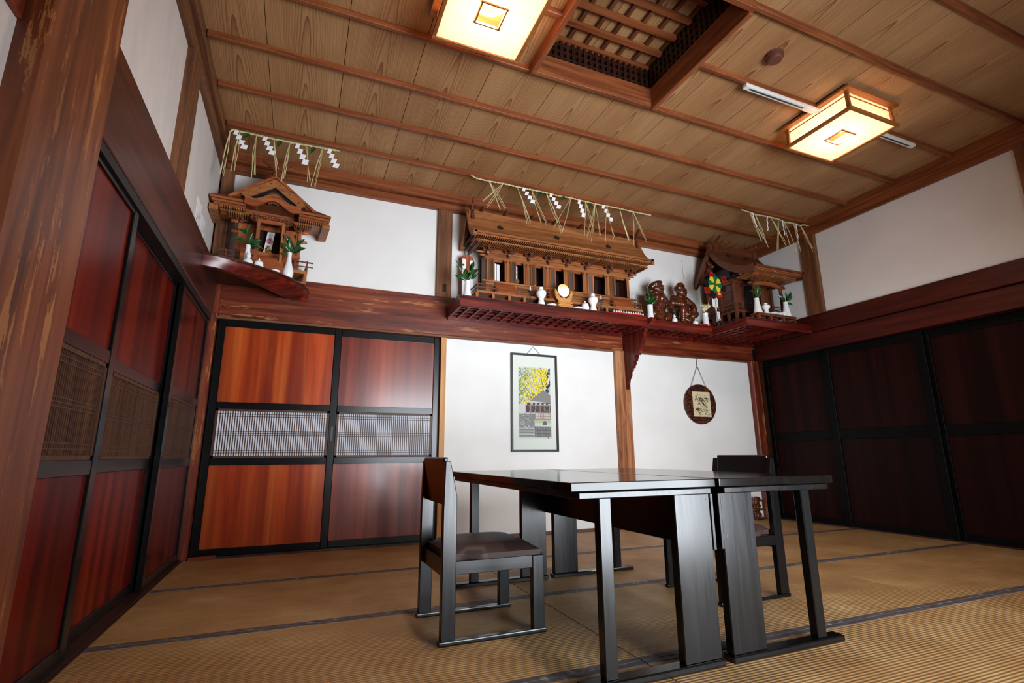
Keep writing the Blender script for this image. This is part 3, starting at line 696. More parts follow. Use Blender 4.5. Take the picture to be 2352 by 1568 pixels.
# carved bracket under the right end of the long shelf
d = thing('shelf_bracket', 'dark scallop-edged carved bracket on the middle post', 'bracket', (3.82, -0.1, 1.42))
prof = [(0.0, 1.94), (-0.011, 1.42), (-0.035, 1.425)]
pts = [(-0.05, 1.47), (-0.085, 1.54), (-0.115, 1.575), (-0.150, 1.60), (-0.165, 1.64), (-0.20, 1.665), (-0.175, 1.69), (-0.215, 1.70), (-0.255, 1.715), (-0.285, 1.755), (-0.31, 1.80), (-0.335, 1.85), (-0.355, 1.90), (-0.375, 1.945)]
for i, p in enumerate(pts):
    prof.append(p)
    if i+1 < len(pts):
        q = pts[i+1]; mx, mz = (p[0]+q[0])/2, (p[1]+q[1])/2; L = math.hypot(q[0]-p[0], q[1]-p[1])
        nx, nz = -(q[1]-p[1])/L, (q[0]-p[0])/L
        prof.append((mx+nx*0.014, mz+nz*0.014))
build(MB().prism(prof, 'x', 3.800, 3.842), 'bracket_plate', 'redshelf_z', d, bevel=0.002)
nose = [(-0.37, 1.955), (-0.40, 1.950), (-0.425, 1.965), (-0.44, 1.96), (-0.455, 1.975), (-0.475, 1.972), (-0.495, 1.99), (-0.505, 2.01), (-0.49, 2.028), (-0.45, 2.03), (-0.34, 2.035), (-0.34, 1.945)]
build(MB().prism(nose, 'x', 3.802, 3.848), 'bracket_nose', 'redshelf_y', d, bevel=0.002)
build(boxm(3.802, 3.846, -0.36, 0.0, 1.944, 2.03), 'bracket_arm', 'redshelf_y', d)
build(MB().prism([(-0.012, 1.42), (-0.03, 1.425), (-0.032, 1.40), (-0.022, 1.375), (-0.012, 1.37)], 'x', 3.803, 3.838), 'carved_tip', 'redshelf_z', d)

# ================================================================== SHRINES
def emblem(mb, c, w, h, R, th=0.006):
    P = [(0, h), (w*0.5, h*0.75), (w, 0), (w*0.5, -h*0.75), (0, -h), (-w*0.5, -h*0.75), (-w, 0), (-w*0.5, h*0.75)]
    a = [R @ Vector((p[0], -th, p[1])) for p in P]; b = [R @ Vector((p[0], 0.0, p[1])) for p in P]; c = Vector(c); n = len(P)
    return mb.add([v+c for v in a+b], [tuple(range(n)), tuple(range(n, 2*n))[::-1]]+[(i, n+i, n+(i+1) % n, (i+1) % n) for i in range(n)])
def cluster(parent, x, y, z, s=1.0, mat='shrine_dark_x', deep=True):
    """bracket cluster: stacked bearing blocks and crossed arms"""
    mb = MB()
    mb.box(x-0.016*s, x+0.016*s, y-0.016*s, y+0.016*s, z-0.045*s, z-0.022*s)
    mb.box(x-0.046*s, x+0.046*s, y-0.010*s, y+0.010*s, z-0.024*s, z-0.010*s)
    mb.box(x-0.010*s, x+0.010*s, y-0.045*s, y+0.03*s, z-0.026*s, z-0.012*s)
    for dx in (-0.04, 0, 0.04): mb.box(x+dx*s-0.011*s, x+dx*s+0.011*s, y-0.012*s, y+0.012*s, z-0.010*s, z+0.008*s)
    mb.box(x-0.011*s, x+0.011*s, y-0.05*s, y-0.028*s, z-0.012*s, z+0.008*s)
    mb.box(x-0.03*s, x+0.03*s, y-0.045*s, y-0.032*s, z+0.008*s, z+0.020*s)
    for dx in (-0.026, 0.026): mb.box(x+dx*s-0.010*s, x+dx*s+0.010*s, y-0.05*s, y-0.028*s, z+0.020*s, z+0.036*s)
    for dx, dz in ((-0.05, -0.017), (0.05, -0.017), (-0.034, 0.014), (0.034, 0.014)): mb.ell((x+dx*s, y-0.038*s, z+dz*s), 0.009*s, None, 8, 6)
    mb.ell((x, y-0.055*s, z-0.02*s), 0.011*s, None, 8, 6)
    mb.ell((x, y-0.058*s, z+0.012*s), 0.010*s, None, 8, 6)
    return build(mb, 'bracket_cluster', mat, parent)
def swept_roof(d, x0, x1, prof, th, mat_top, mat_edge, edge_w=0.03, drop=0.05):
    """roof skin following prof [(y,z)...] with curved bargeboards on both gables"""
    low = [(p[0], p[1]-th) for p in prof]
    build(MB().strip(prof, low, 'x', x0+0.008, x1-0.008), 'roof', mat_top, d, smooth=35)
    for a, b in ((x0, x0+edge_w), (x1-edge_w, x1)):
        up_ = [(p[0], p[1]+0.004) for p in prof]; lo = [(p[0], p[1]-drop) for p in prof]
        build(MB().strip(up_, lo, 'x', a, b), 'bargeboard', mat_edge, d, smooth=35)
def chigi(d, x, y, z, L, mat, r=0.008, ang=0.75):
    for s in (-1, 1):
        build(MB().bar((x+s*0.006, y-s*L*0.28*math.sin(ang), z-L*0.28*math.cos(ang)), (x+s*0.006, y+s*L*0.72*math.sin(ang), z+L*0.72*math.cos(ang)), 0.016, 0.028), 'crossed_finial', mat, d)
def rail(d, pts, z, h, mat, post_at=(), ext=0.02):
    """two-bar balustrade along pts"""
    for zz, r in ((z+h, 0.0045), (z+h*0.5, 0.0035)):
        for a, b in zip(pts, pts[1:]): build(MB().bar((a[0], a[1], zz), (b[0], b[1], zz), 2*r, 2*r), 'railing_bar', mat, d)
    for p in post_at: build(boxm(p[0]-0.006, p[0]+0.006, p[1]-0.006, p[1]+0.006, z, z+h+0.012), 'railing_post', mat, d)

# ---- central shrine, seven bays
SB = thing('household_shrine', 'long seven-door wooden shrine on the central shelf', 'shrine', (2.98, -0.2, ZS))
Z0 = ZS; yF = -0.20; xa, xb = 2.185, 3.775
build(boxm(2.046, 3.835, -0.335, -0.095, 2.122, 2.146), 'porch_deck', 'shrine_x', SB, bevel=0.002)
for i, xx in enumerate([2.055, 2.21, 2.365, 2.515, 2.67, 2.83, 2.99, 3.15, 3.31, 3.405, 3.56, 3.785]):
    build(boxm(xx-0.012, xx+0.012, -0.33, -0.305, Z0+0.0005, 2.122), 'porch_leg', 'shrine_z', SB)
for yy in (-0.22, -0.11):
    for xx in (2.06, 3.79): build(boxm(xx-0.012, xx+0.012, yy-0.012, yy+0.012, Z0+0.0005, 2.122), 'porch_leg', 'shrine_z', SB)
build(boxm(2.07, 3.78, -0.27, -0.26, Z0+0.0005, 2.122), 'porch_backing', 'darkwood_x', SB)
build(boxm(xa-0.02, xb+0.02, -0.245, -0.01, 2.146, 2.278), 'body_base', 'shrine_x', SB)
build(boxm(xa, xb, -0.06, -0.012, 2.278, 2.56), 'rear_wall', 'darkwood_x', SB)
for xx in (xa, xb-0.02): build(boxm(xx, xx+0.02, yF+0.004, -0.02, 2.278, 2.56), 'side_wall', 'shrine_y', SB)
BR = [2.147+0.045, 2.385, 2.60, 2.81, 3.01, 3.232, 3.50, 3.725]
BX = [xa, 2.40, 2.612, 2.822, 3.028, 3.245, 3.515, xb]
for i in range(8):
    xx = BX[i] if 0 < i < 7 else (xa+0.012 if i == 0 else xb-0.012)
    build(boxm(xx-0.012, xx+0.012, yF-0.006, yF+0.02, 2.278, 2.53), 'pillar', 'shrine_z', SB, bevel=0.002)
build(boxm(xa-0.015, xb+0.015, yF-0.012, yF+0.02, 2.505, 2.535), 'lintel', 'shrine_x', SB, bevel=0.002)
build(boxm(xa, xb, yF-0.002, yF+0.02, 2.535, 2.565), 'frieze_board', 'shrine_x', SB)
build(boxm(xa-0.02, xb+0.02, yF-0.02, yF+0.02, 2.565, 2.578), 'upper_rail', 'shrine_x', SB, bevel=0.002)
build(boxm(xa, xb, yF-0.004, yF+0.02, 2.578, 2.625), 'upper_board', 'shrine_red_x', SB)
build(boxm(xa-0.05, xb+0.05, yF-0.07, yF+0.02, 2.625, 2.637), 'eave_purlin', 'shrine_x', SB, bevel=0.002)
build(boxm(xa-0.08, xb+0.08, yF-0.11, yF+0.02, 2.642, 2.652), 'eave_purlin', 'shrine_x', SB)
for i in range(8):
    cluster(SB, BX[i], yF-0.028, 2.595, 0.95)
    build(MB().prism([(yF-0.006, 2.53), (yF-0.045, 2.545), (yF-0.05, 2.56), (yF-0.042, 2.566), (yF-0.006, 2.566)], 'x', BX[i]-0.010, BX[i]+0.010), 'carved_nosing', 'shrine_dark_y', SB)
for i in range(7):    # bays: open doors with grey net panels
    a, b = BX[i]+0.012, BX[i+1]-0.012; w_ = b-a; lw = min(0.062, w_*0.34); ow = 0.45
    build(MB().box(a, a+0.012, yF-0.002, yF+0.012, 2.285, 2.505).box(b-0.012, b, yF-0.002, yF+0.012, 2.285, 2.505).box(a, b, yF-0.002, yF+0.012, 2.490, 2.506).box(a, b, yF-0.004, yF+0.014, 2.278, 2.292), 'door_frame', 'shrine_red_z', SB)
    build(boxm(a, b, yF+0.105, yF+0.108, 2.285, 2.5), 'inner_back', 'darkwood_z', SB)
    rr = random.Random(40+i)
    for s in (-1, 1):
        ang = rr.uniform(0.75, 1.2) if not (i == 5 and s < 0) else 0.35
        hx = a+0.012 if s < 0 else b-0.012
        Rm = Matrix.Rotation(s*ang, 3, 'Z')  # swings outwards to -y
        def P(u, z, yo): 
            q = Rm @ Vector((-s*u, yo, 0)); return (hx+q.x, yF-0.004+q.y, z)
        def leafbox(mb, u0, u1, z0, z1, y0, y1):
            c = [P(u, z, y) for z in (z0, z1) for (u, y) in ((u0, y0), (u1, y0), (u1, y1), (u0, y1))]
            return mb.add(c, [(0, 1, 2, 3), (4, 7, 6, 5), (0, 4, 5, 1), (1, 5, 6, 2), (2, 6, 7, 3), (3, 7, 4, 0)])
        mb = MB(); k = 0.013
        leafbox(mb, 0, k, 2.290, 2.496, -0.005, 0.005); leafbox(mb, lw-k, lw, 2.290, 2.496, -0.005, 0.005)
        leafbox(mb, k, lw-k, 2.290, 2.304, -0.005, 0.005); leafbox(mb, k, lw-k, 2.482, 2.496, -0.005, 0.005)
        dl = build(mb, 'door_leaf', 'shrine_z', SB)
        build(leafbox(MB(), k, lw-k, 2.304, 2.482, -0.001, 0.001), 'net_panel', 'mesh_grey', dl)
# porch steps at both ends and middle, balustrades
for (a, b) in ((2.245, 2.44), (2.79, 2.98), (3.50, 3.74)):
    prof = [(-0.245, 2.146), (-0.332, 2.146), (-0.332, 2.16)]
    for k in range(6): prof += [(-0.332+k*0.0148, 2.16+k*0.019), (-0.332+(k+1)*0.0148, 2.16+k*0.019)]
    prof += [(-0.243, 2.272)]
    build(MB().prism(prof, 'x', a, a+0.008), 'stair_string', 'shrine_dark_y', SB)
    build(MB().prism(prof, 'x', b-0.008, b), 'stair_string', 'shrine_dark_y', SB)
    build(MB().prism([(-0.243, 2.147), (-0.328, 2.147), (-0.328, 2.160), (-0.25, 2.268), (-0.243, 2.268)], 'x', a+0.008, b-0.008), 'stair_board', 'shrine_red_x', SB)
for pts in ([(2.06, -0.10), (2.06, -0.32), (2.235, -0.32)], [(2.45, -0.32), (2.78, -0.32)], [(2.99, -0.32), (3.49, -0.32)], [(3.75, -0.32), (3.82, -0.32), (3.82, -0.10)]):
    rail(SB, pts, 2.146, 0.062, 'shrine_dark_x', [pts[0], pts[-1]]+([pts[1]] if len(pts) > 2 else [((pts[0][0]+pts[1][0])/2, -0.32)]))
build(boxm(xa-0.06, xb+0.06, -0.262, -0.232, 2.262, 2.278), 'veranda_edge', 'shrine_x', SB, bevel=0.002)
# roof
prof = [(-0.425, 2.672), (-0.39, 2.680), (-0.35, 2.702), (-0.31, 2.738), (-0.27, 2.792), (-0.235, 2.858), (-0.20, 2.945), (-0.165, 2.858), (-0.13, 2.792), (-0.09, 2.738), (-0.05, 2.702), (-0.005, 2.685)]
swept_roof(SB, 1.985, 3.945, prof, 0.02, 'shrine_x', 'shrine_x', 0.035, 0.055)
build(MB().box(1.99, 3.94, -0.420, -0.395, 2.655, 2.668), 'eave_fascia', 'shrine_red_x', SB, bevel=0.002)
build(MB().box(2.0, 3.93, -0.410, -0.385, 2.641, 2.653), 'eave_fascia', 'shrine_x', SB, bevel=0.002)
build(MB().box(2.03, 3.90, -0.36, -0.335, 2.612, 2.624), 'eave_fascia', 'shrine_x', SB, bevel=0.002)
for (ya, yb_, za, zb, n) in ((-0.405, -0.25, 2.628, 2.640, 92), (-0.352, -0.22, 2.601, 2.611, 88)):
    mb = MB()
    for k in range(n):
        xx = 2.02+(3.91-2.02)*k/(n-1); mb.box(xx-0.0045, xx+0.0045, ya, yb_, za, zb)
    tag(build(mb, 'rafters', 'shrine_y', SB), kind='stuff')
build(MB().box(2.0, 3.93, -0.40, -0.03, 2.653, 2.662).box(2.03, 3.9, -0.33, -0.03, 2.638, 2.642), 'eave_soffit', 'darkwood_x', SB)
build(boxm(2.0, 3.93, -0.222, -0.178, 2.90, 2.965), 'ridge_beam', 'shrine_x', SB, bevel=0.003)
for xx in (2.035, 3.89):
    chigi(SB, xx, -0.205, 2.965, 0.17, 'shrine_dark_z')
    build(MB().prism([(-0.25, 2.86), (-0.235, 2.93), (-0.225, 2.99), (-0.205, 3.005), (-0.185, 2.99), (-0.175, 2.93), (-0.16, 2.86), (-0.19, 2.90), (-0.22, 2.90)], 'x', xx-0.016, xx+0.016), 'ridge_end', 'shrine_dark_z', SB)
for xx in (2.13, 2.37, 2.64, 2.90, 3.19, 3.47, 3.75):
    build(MB().tube([(xx, -0.295, 2.985), (xx, -0.12, 2.985)], 0.017, 10), 'ridge_log', 'shrine_dark_y', SB, smooth=40)
for xx in (2.30, 2.90, 3.50):
    build(emblem(MB(), (xx, -0.262, 2.805), 0.034, 0.030, Matrix.Rotation(-0.35, 3, 'X')), 'emblem', 'emblem', SB)
# side framing under the left gable
for xx in (2.06, 3.87):
    mb = MB()
    for k in range(7): mb.box(xx-0.02, xx+0.02, -0.34+k*0.045, -0.325+k*0.045, 2.60, 2.615)
    tag(build(mb, 'side_rafters', 'shrine_dark_x', SB), kind='stuff')
    build(boxm(xx-0.012, xx+0.012, -0.36, -0.03, 2.585, 2.602), 'side_purlin', 'shrine_dark_y', SB)
for zz, L in ((2.57, 0.09), (2.54, 0.06)):
    for s, xw in ((-1, xa), (1, xb)): build(MB().ell((xw+s*L*0.6, -0.20, zz), (L*0.6, 0.012, 0.012), None, 10, 6), 'carved_nosing', 'shrine_x', SB, smooth=60)

# ---- left corner shrine (hip-and-gable with a curved front gable)
ZA = ZT
SA = thing('household_shrine', 'gabled wooden shrine on the left corner shelf', 'shrine', (0.357, -0.20, ZA), math.radians(4.5), local=True)
g = SA   # local: x across, y depth (front negative), z up from shelf
build(boxm(-0.295, 0.295, -0.03, 0.16, 0.085, 0.112), 'porch_deck', 'shrine_x', g, bevel=0.002)
build(boxm(-0.29, 0.29, -0.028, 0.155, 0.0, 0.018), 'base_sill', 'shrine_x', g)
for xx in (-0.28, -0.17, 0.17, 0.28):
    for yy in (-0.018, 0.145): build(boxm(xx-0.012, xx+0.012, yy-0.012, yy+0.012, 0.018, 0.085), 'porch_leg', 'shrine_z', g)
build(boxm(-0.225, 0.225, 0.03, 0.16, 0.112, 0.24), 'body_base', 'shrine_red_x', g)
build(boxm(-0.225, 0.225, 0.145, 0.165, 0.24, 0.50), 'rear_wall', 'darkwood_x', g)
for s in (-1, 1):
    build(boxm(min(s*0.215, s*0.225), max(s*0.215, s*0.225), 0.04, 0.16, 0.24, 0.50), 'side_wall', 'shrine_y', g)
    build(boxm(min(s*0.085, s*0.22), max(s*0.085, s*0.22), 0.045, 0.055, 0.235, 0.46), 'wall_panel', 'shrine_red_z', g)
    for xx in (s*0.088, s*0.218): build(boxm(xx-0.012, xx+0.012, 0.03, 0.055, 0.10, 0.50), 'pillar', 'shrine_z', g, bevel=0.002)
    build(boxm(s*0.088-0.011, s*0.088+0.011, -0.115, -0.09, 0.10, 0.44), 'porch_pillar', 'shrine_z', g, bevel=0.002)
    build(boxm(s*0.10-0.012, s*0.10+0.012, -0.105, 0.03, 0.43, 0.45), 'tie_beam', 'shrine_dark_y', g)
    build(MB().ell((s*0.255, 0.045, 0.465), (0.035, 0.014, 0.018)), 'carved_nosing', 'shrine_red_x', g, smooth=60)
    build(MB().ell((s*0.25, 0.045, 0.38), (0.03, 0.012, 0.014)), 'carved_nosing', 'shrine_red_x', g, smooth=60)
    build(boxm(min(s*0.09, s*0.235), max(s*0.09, s*0.235), 0.02, 0.035, 0.225, 0.245), 'veranda_edge', 'shrine_red_x', g)
    cluster(g, s*0.21, 0.025, 0.485, 0.8)
    cluster(g, s*0.112, -0.075, 0.468, 0.7)
    # half-open door leaf and balustrade
    build(MB().bar((s*0.078, 0.04, 0.335), (s*0.092, -0.03, 0.335), 0.008, 0.2), 'door_leaf', 'shrine_z', g)
    rail(g, [(s*0.20, -0.02), (s*0.335, -0.02)], 0.112, 0.075, 'shrine_dark_x', [(s*0.20, -0.02), (s*0.288, -0.02)])
    rail(g, [(s*0.288, -0.035), (s*0.288, 0.15)], 0.112, 0.068, 'shrine_dark_y', [(s*0.288, 0.14)])
build(boxm(-0.075, 0.075, 0.13, 0.14, 0.232, 0.44), 'inner_back', 'darkwood_z', g)
build(boxm(-0.085, 0.085, 0.03, 0.05, 0.425, 0.46), 'door_lintel', 'shrine_red_x', g)
build(boxm(-0.10, 0.10, -0.11, -0.095, 0.425, 0.455), 'porch_lintel', 'shrine_red_x', g, bevel=0.002)
mb = MB()
for k in range(9):
    u = -0.075+0.15*k/8; mb.ell((u, -0.108, 0.468+0.018*math.cos(u*24)), (0.014, 0.007, 0.010), Matrix.Rotation(u*6, 3, 'Y'), 8, 6)
tag(build(mb, 'carved_frieze', 'shrine_dark_x', g, smooth=60), kind='stuff')
mb = MB()
for k in range(7):
    u = -0.05+0.1*k/6; mb.ell((u, 0.026, 0.445+0.012*(1-(u/0.05)**2)), (0.012, 0.006, 0.006), Matrix.Rotation(-u*10, 3, 'Y'), 8, 6)
tag(build(mb, 'carved_crest', 'shrine_dark_x', g, smooth=60), kind='stuff')
# rounded stair front
q = [(0.03, 0.112), (-0.14, 0.02)]
prof = [(0.035, 0.05)]+[(-0.03-0.10*math.sin(a*PI/16), 0.07+0.11*math.cos(a*PI/16)) for a in range(0, 9)]+[(-0.13, 0.0), (0.035, 0.0)]
build(MB().prism([(0.03, 0.178)]+[(-0.03-0.095*math.sin(a*PI/16), 0.065+0.113*math.cos(a*PI/16)) for a in range(0, 9)]+[(-0.125, 0.002), (0.03, 0.002)], 'x', -0.112, 0.112), 'stair_front', 'shrine_red_x', g, smooth=30)
# lower roof: hipped skirt
def frust(mb, b, t, z0, z1):
    (x0, x1, y0, y1), (u0, u1, v0, v1) = b, t
    return mb.add([(x0, y0, z0), (x1, y0, z0), (x1, y1, z0), (x0, y1, z0), (u0, v0, z1), (u1, v0, z1), (u1, v1, z1), (u0, v1, z1)], [(0, 3, 2, 1), (4, 5, 6, 7), (0, 1, 5, 4), (1, 2, 6, 5), (2, 3, 7, 6), (3, 0, 4, 7)])
build(frust(MB(), (-0.432, 0.432, -0.135, 0.175), (-0.30, 0.30, -0.05, 0.13), 0.570, 0.640), 'skirt_roof', 'shrine_dark_x', g)
for z0, z1, e, mt in ((0.552, 0.572, 0.0, 'shrine_red_x'), (0.534, 0.550, 0.012, 'shrine_x'), (0.515, 0.532, 0.026, 'shrine_red_x')):
    build(MB().box(-0.43+e, -0.19, -0.134+e, 0.02, z0, z1), 'eave_board', mt, g, bevel=0.002)
    build(MB().box(0.19, 0.43-e, -0.134+e, 0.02, z0, z1), 'eave_board', mt, g, bevel=0.002)
    build(MB().box(-0.43+e, 0.43-e, 0.02, 0.17, z0, z1), 'eave_board', mt, g)
for s in (-1, 1):
    mb = MB()
    for k in range(13): 
        xx = s*(0.20+0.016*k); mb.box(xx-0.005, xx+0.005, -0.10, 0.02, 0.500, 0.515)
    for k in range(9):
        xx = s*(0.17+0.016*k); mb.box(xx-0.005, xx+0.005, -0.06, 0.03, 0.480, 0.493)
    tag(build(mb, 'rafters', 'shrine_y', g), kind='stuff')
    build(MB().box(min(s*0.15, s*0.36), max(s*0.15, s*0.36), -0.06, 0.03, 0.493, 0.502), 'eave_purlin', 'shrine_x', g)
    build(frust(MB(), (s*0.40-0.03, s*0.40+0.03, -0.10, 0.17), (s*0.40-0.03, s*0.40+0.03, -0.10, 0.17), 0.47, 0.515), 'corner_eave', 'shrine_x', g)
# curved front gable
def kara(u):  # -1..1
    a = abs(u)
    return 0.062*(0.5+0.5*math.cos(PI*min(a/0.72, 1.0)))+(0.012*max(0, a-0.72)/0.28 if a > 0.72 else 0)
K = [i/12-1 for i in range(25)]
topc = [(u*0.20, 0.578+kara(u)) for u in K]; lowc = [(u*0.20, 0.578+kara(u)-0.050+0.010*(1-abs(u))) for u in K]
build(MB().strip(topc, lowc, 'y', -0.155, -0.135), 'curved_bargeboard', 'shrine_red_x', g, smooth=40)
build(MB().strip([(p[0]*1.01, p[1]+0.010) for p in topc], topc, 'y', -0.162, -0.02), 'curved_roof_edge', 'shrine_x', g, smooth=40)
build(MB().strip([(p[0]*0.97, p[1]-0.004) for p in topc], [(p[0]*0.97, p[1]-0.016) for p in topc], 'y', -0.135, 0.0), 'curved_ceiling', 'shrine_dark_y', g, smooth=40)
mb = MB()
for u in (-0.03, -0.015, 0, 0.015, 0.03): mb.ell((u, -0.158, 0.582-abs(u)*0.3), (0.010, 0.005, 0.009), None, 8, 6)
tag(build(mb, 'pendant_carving', 'shrine_dark_x', g), kind='stuff')
# upper gable
A = 0.845; zf = 0.600; xf = 0.305
for s in (-1, 1):
    P = [(0, A), (s*xf, zf), (s*xf, zf-0.035), (0, A-0.045)]
    build(MB().prism(P, 'y', -0.085, 0.155), 'roof_slope', 'shrine_dark_y', g)
    build(MB().prism([(0, A+0.006), (s*(xf+0.012), zf+0.004), (s*(xf+0.006), zf-0.018), (0, A-0.020)], 'y', -0.105, -0.08), 'gable_edge', 'shrine_red_x', g)
    build(MB().prism([(0, A-0.028), (s*0.240, zf+0.045), (s*0.195, zf+0.006), (0, A-0.100)], 'y', -0.100, -0.088), 'gable_bargeboard', 'shrine_x', g)
    for t_ in (0.15, 0.5, 0.85):
        build(MB().ell((s*0.215*t_, -0.102, A-0.052-(A-0.052-zf-0.028)*t_), (0.006, 0.004, 0.006), None, 8, 6), 'stud', 'brass', g)
build(MB().prism([(0, A-0.05), (-0.26, zf), (0.26, zf)], 'y', -0.07, -0.065), 'gable_wall', 'black', g)
mb = MB()
for k in range(9):
    u = -0.06+0.12*k/8; mb.ell((u, -0.078, 0.650+0.045*(1-(u/0.07)**2)), (0.015, 0.010, 0.018), None, 8, 6)
tag(build(mb, 'gable_carving', 'shrine_dark_x', g, smooth=60), kind='stuff')
build(boxm(-0.028, 0.028, -0.115, 0.16, A-0.01, A+0.05), 'ridge_beam', 'shrine_dark_y', g, bevel=0.004)
build(boxm(-0.075, 0.075, -0.10, -0.085, A+0.012, A+0.024), 'ridge_cross', 'shrine_dark_x', g)
for s in (-1, 1):
    build(MB().bar((s*-0.02, -0.09, A+0.04), (s*0.11, -0.09, A+0.115), 0.012, 0.016), 'crossed_finial', 'shrine_dark_x', g)
    mb = MB()
    for k in range(6): mb.ell((s*(0.05+0.018*k), -0.02, A-0.012-0.035*k*0.75+0.02*math.sin(k*2)), 0.016, None, 8, 6)
    tag(build(mb, 'ridge_carving', 'shrine_dark_x', g, smooth=60), kind='stuff')

# ---- right corner shrine (sweeping front roof with porch posts)
ZC = 2.048
S3 = thing('household_shrine', 'dark wooden shrine with sweeping roof on the right corner shelf', 'shrine', (5.22, -0.4, ZC))
c = S3; u0, u1 = 4.95, 5.49; yb_ = -0.50
build(boxm(4.872, 5.60, -0.55, -0.06, 2.185, 2.205), 'veranda_deck', 'shrine_dark_x', c, bevel=0.002)
for xx in (4.885, 5.585):
    for yy in (-0.54, -0.43, -0.32, -0.21, -0.09): build(boxm(xx-0.012, xx+0.012, yy-0.012, yy+0.012, ZC+0.001, 2.185), 'stilt', 'shrine_dark_z', c)
for xx in (4.99, 5.12): build(boxm(xx-0.012, xx+0.012, -0.545, -0.52, ZC+0.001, 2.185), 'stilt', 'shrine_dark_z', c)
build(boxm(4.88, 4.89, -0.54, -0.09, 2.10, 2.112), 'stilt_tie', 'shrine_dark_y', c)
build(boxm(u0, u0+0.014, -0.48, -0.09, 2.205, 2.60), 'side_wall', 'shrine_dark_y', c)
build(boxm(u1-0.014, u1, -0.48, -0.09, 2.205, 2.60), 'side_wall', 'shrine_dark_y', c)
build(boxm(u0, u1, -0.10, -0.085, 2.205, 2.60), 'rear_wall', 'darkwood_x', c)
for a_, b_ in ((u0, 5.10), (5.34, u1)): build(boxm(a_, b_, -0.475, -0.465, 2.205, 2.60), 'front_wall', 'shrine_dark_z', c)
build(boxm(5.10, 5.34, -0.40, -0.39, 2.205, 2.60), 'doorway_back', 'black', c)
for zz in (2.29, 2.37, 2.45): build(boxm(u0-0.006, u0+0.004, -0.48, -0.09, zz, zz+0.014), 'wall_rail', 'shrine_dark_y', c)
for xx in (u0, u1):
    for yy in (-0.48, -0.29, -0.095): build(boxm(xx-0.016, xx+0.016, yy-0.016, yy+0.016, 2.10, 2.575), 'pillar', 'shrine_dark_z', c, bevel=0.003)
build(boxm(u0-0.03, u1+0.03, -0.495, -0.465, 2.53, 2.56), 'lintel', 'shrine_dark_x', c, bevel=0.002)
build(boxm(u0-0.02, u0+0.012, -0.50, -0.08, 2.53, 2.56), 'lintel', 'shrine_dark_y', c, bevel=0.002)
rail(c, [(4.885, -0.08), (4.885, -0.54), (4.99, -0.54)], 2.205, 0.085, 'shrine_dark_y', [(4.885, -0.09), (4.885, -0.30), (4.885, -0.54), (4.99, -0.54)])
rail(c, [(5.43, -0.545), (5.59, -0.545), (5.59, -0.1)], 2.205, 0.085, 'shrine_dark_y', [(5.43, -0.545), (5.59, -0.545)])
for xx in (5.045, 5.44):
    build(boxm(xx-0.014, xx+0.014, -0.664, -0.636, ZC+0.001, 2.50), 'porch_post', 'shrine_dark_z', c, bevel=0.004)
    cluster(c, xx, -0.65, 2.545, 0.85)
    build(MB().ell((xx+(0.04 if xx > 5.2 else -0.04), -0.65, 2.485), (0.038, 0.014, 0.018)), 'carved_nosing', 'shrine_dark_x', c, smooth=60)
    build(boxm(xx-0.010, xx+0.010, -0.64, -0.48, 2.49, 2.51), 'tie_beam', 'shrine_dark_y', c)
K2 = [i/8-1 for i in range(17)]
build(MB().strip([(5.242+u*0.19, 2.500+0.022*(1-u*u)) for u in K2], [(5.242+u*0.19, 2.462+0.020*(1-u*u)) for u in K2], 'y', -0.66, -0.64), 'rainbow_beam', 'shrine_red_x', c, smooth=40)
build(MB().tube([(5.242+0.045*math.cos(a*PI/10), -0.65, 2.527+0.038*math.sin(a*PI/10)) for a in range(11)], 0.010, 8), 'frog_leg_strut', 'shrine_dark_x', c, smooth=60)
for xx in (u0, u1): cluster(c, xx, -0.49, 2.575, 0.85)
# stairs and their railing
prof = [(-0.55, 2.05), (-0.65, 2.05)]
for k in range(5): prof += [(-0.65+0.02*k, 2.06+0.029*(k+1)), (-0.65+0.02*(k+1), 2.06+0.029*(k+1))]
build(MB().prism(prof, 'x', 5.10, 5.34), 'stairs', 'shrine_dark_x', c)
for xx in (5.09, 5.35):
    build(MB().bar((xx, -0.64, 2.13), (xx, -0.545, 2.30), 0.010, 0.010), 'stair_rail', 'shrine_dark_y', c)
    build(MB().bar((xx, -0.64, 2.10), (xx, -0.545, 2.25), 0.008, 0.008), 'stair_rail', 'shrine_dark_y', c)
    build(boxm(xx-0.009, xx+0.009, -0.649, -0.631, ZC+0.0005, 2.155), 'stair_post', 'shrine_dark_z', c)
    build(boxm(xx-0.009, xx+0.009, -0.554, -0.536, 2.2, 2.32), 'stair_post', 'shrine_dark_z', c)
prof = [(-0.84, 2.618), (-0.78, 2.622), (-0.70, 2.640), (-0.62, 2.672), (-0.54, 2.716), (-0.46, 2.772), (-0.38, 2.845), (-0.31, 2.93), (-0.25, 3.02), (-0.19, 2.93), (-0.13, 2.84), (-0.07, 2.75), (-0.005, 2.672)]
swept_roof(c, 4.855, 5.60, prof, 0.022, 'shrine_dark_x', 'shrine_dark_y', 0.03, 0.085)
for z0, z1, y0, y1, e in ((2.600, 2.616, -0.835, -0.80, 0.0), (2.582, 2.598, -0.825, -0.79, 0.01), (2.556, 2.570, -0.76, -0.73, 0.03)):
    build(boxm(4.86+e, 5.595-e, y0, y1, z0, z1), 'eave_fascia', 'shrine_red_x', c, bevel=0.002)
for (ya, y2, za, zb, n) in ((-0.82, -0.62, 2.568, 2.580, 42), (-0.752, -0.58, 2.542, 2.554, 38)):
    mb = MB()
    for k in range(n):
        xx = 4.89+(5.565-4.89)*k/(n-1); mb.box(xx-0.005, xx+0.005, ya, y2, za, zb)
    tag(build(mb, 'rafters', 'shrine_y', c), kind='stuff')
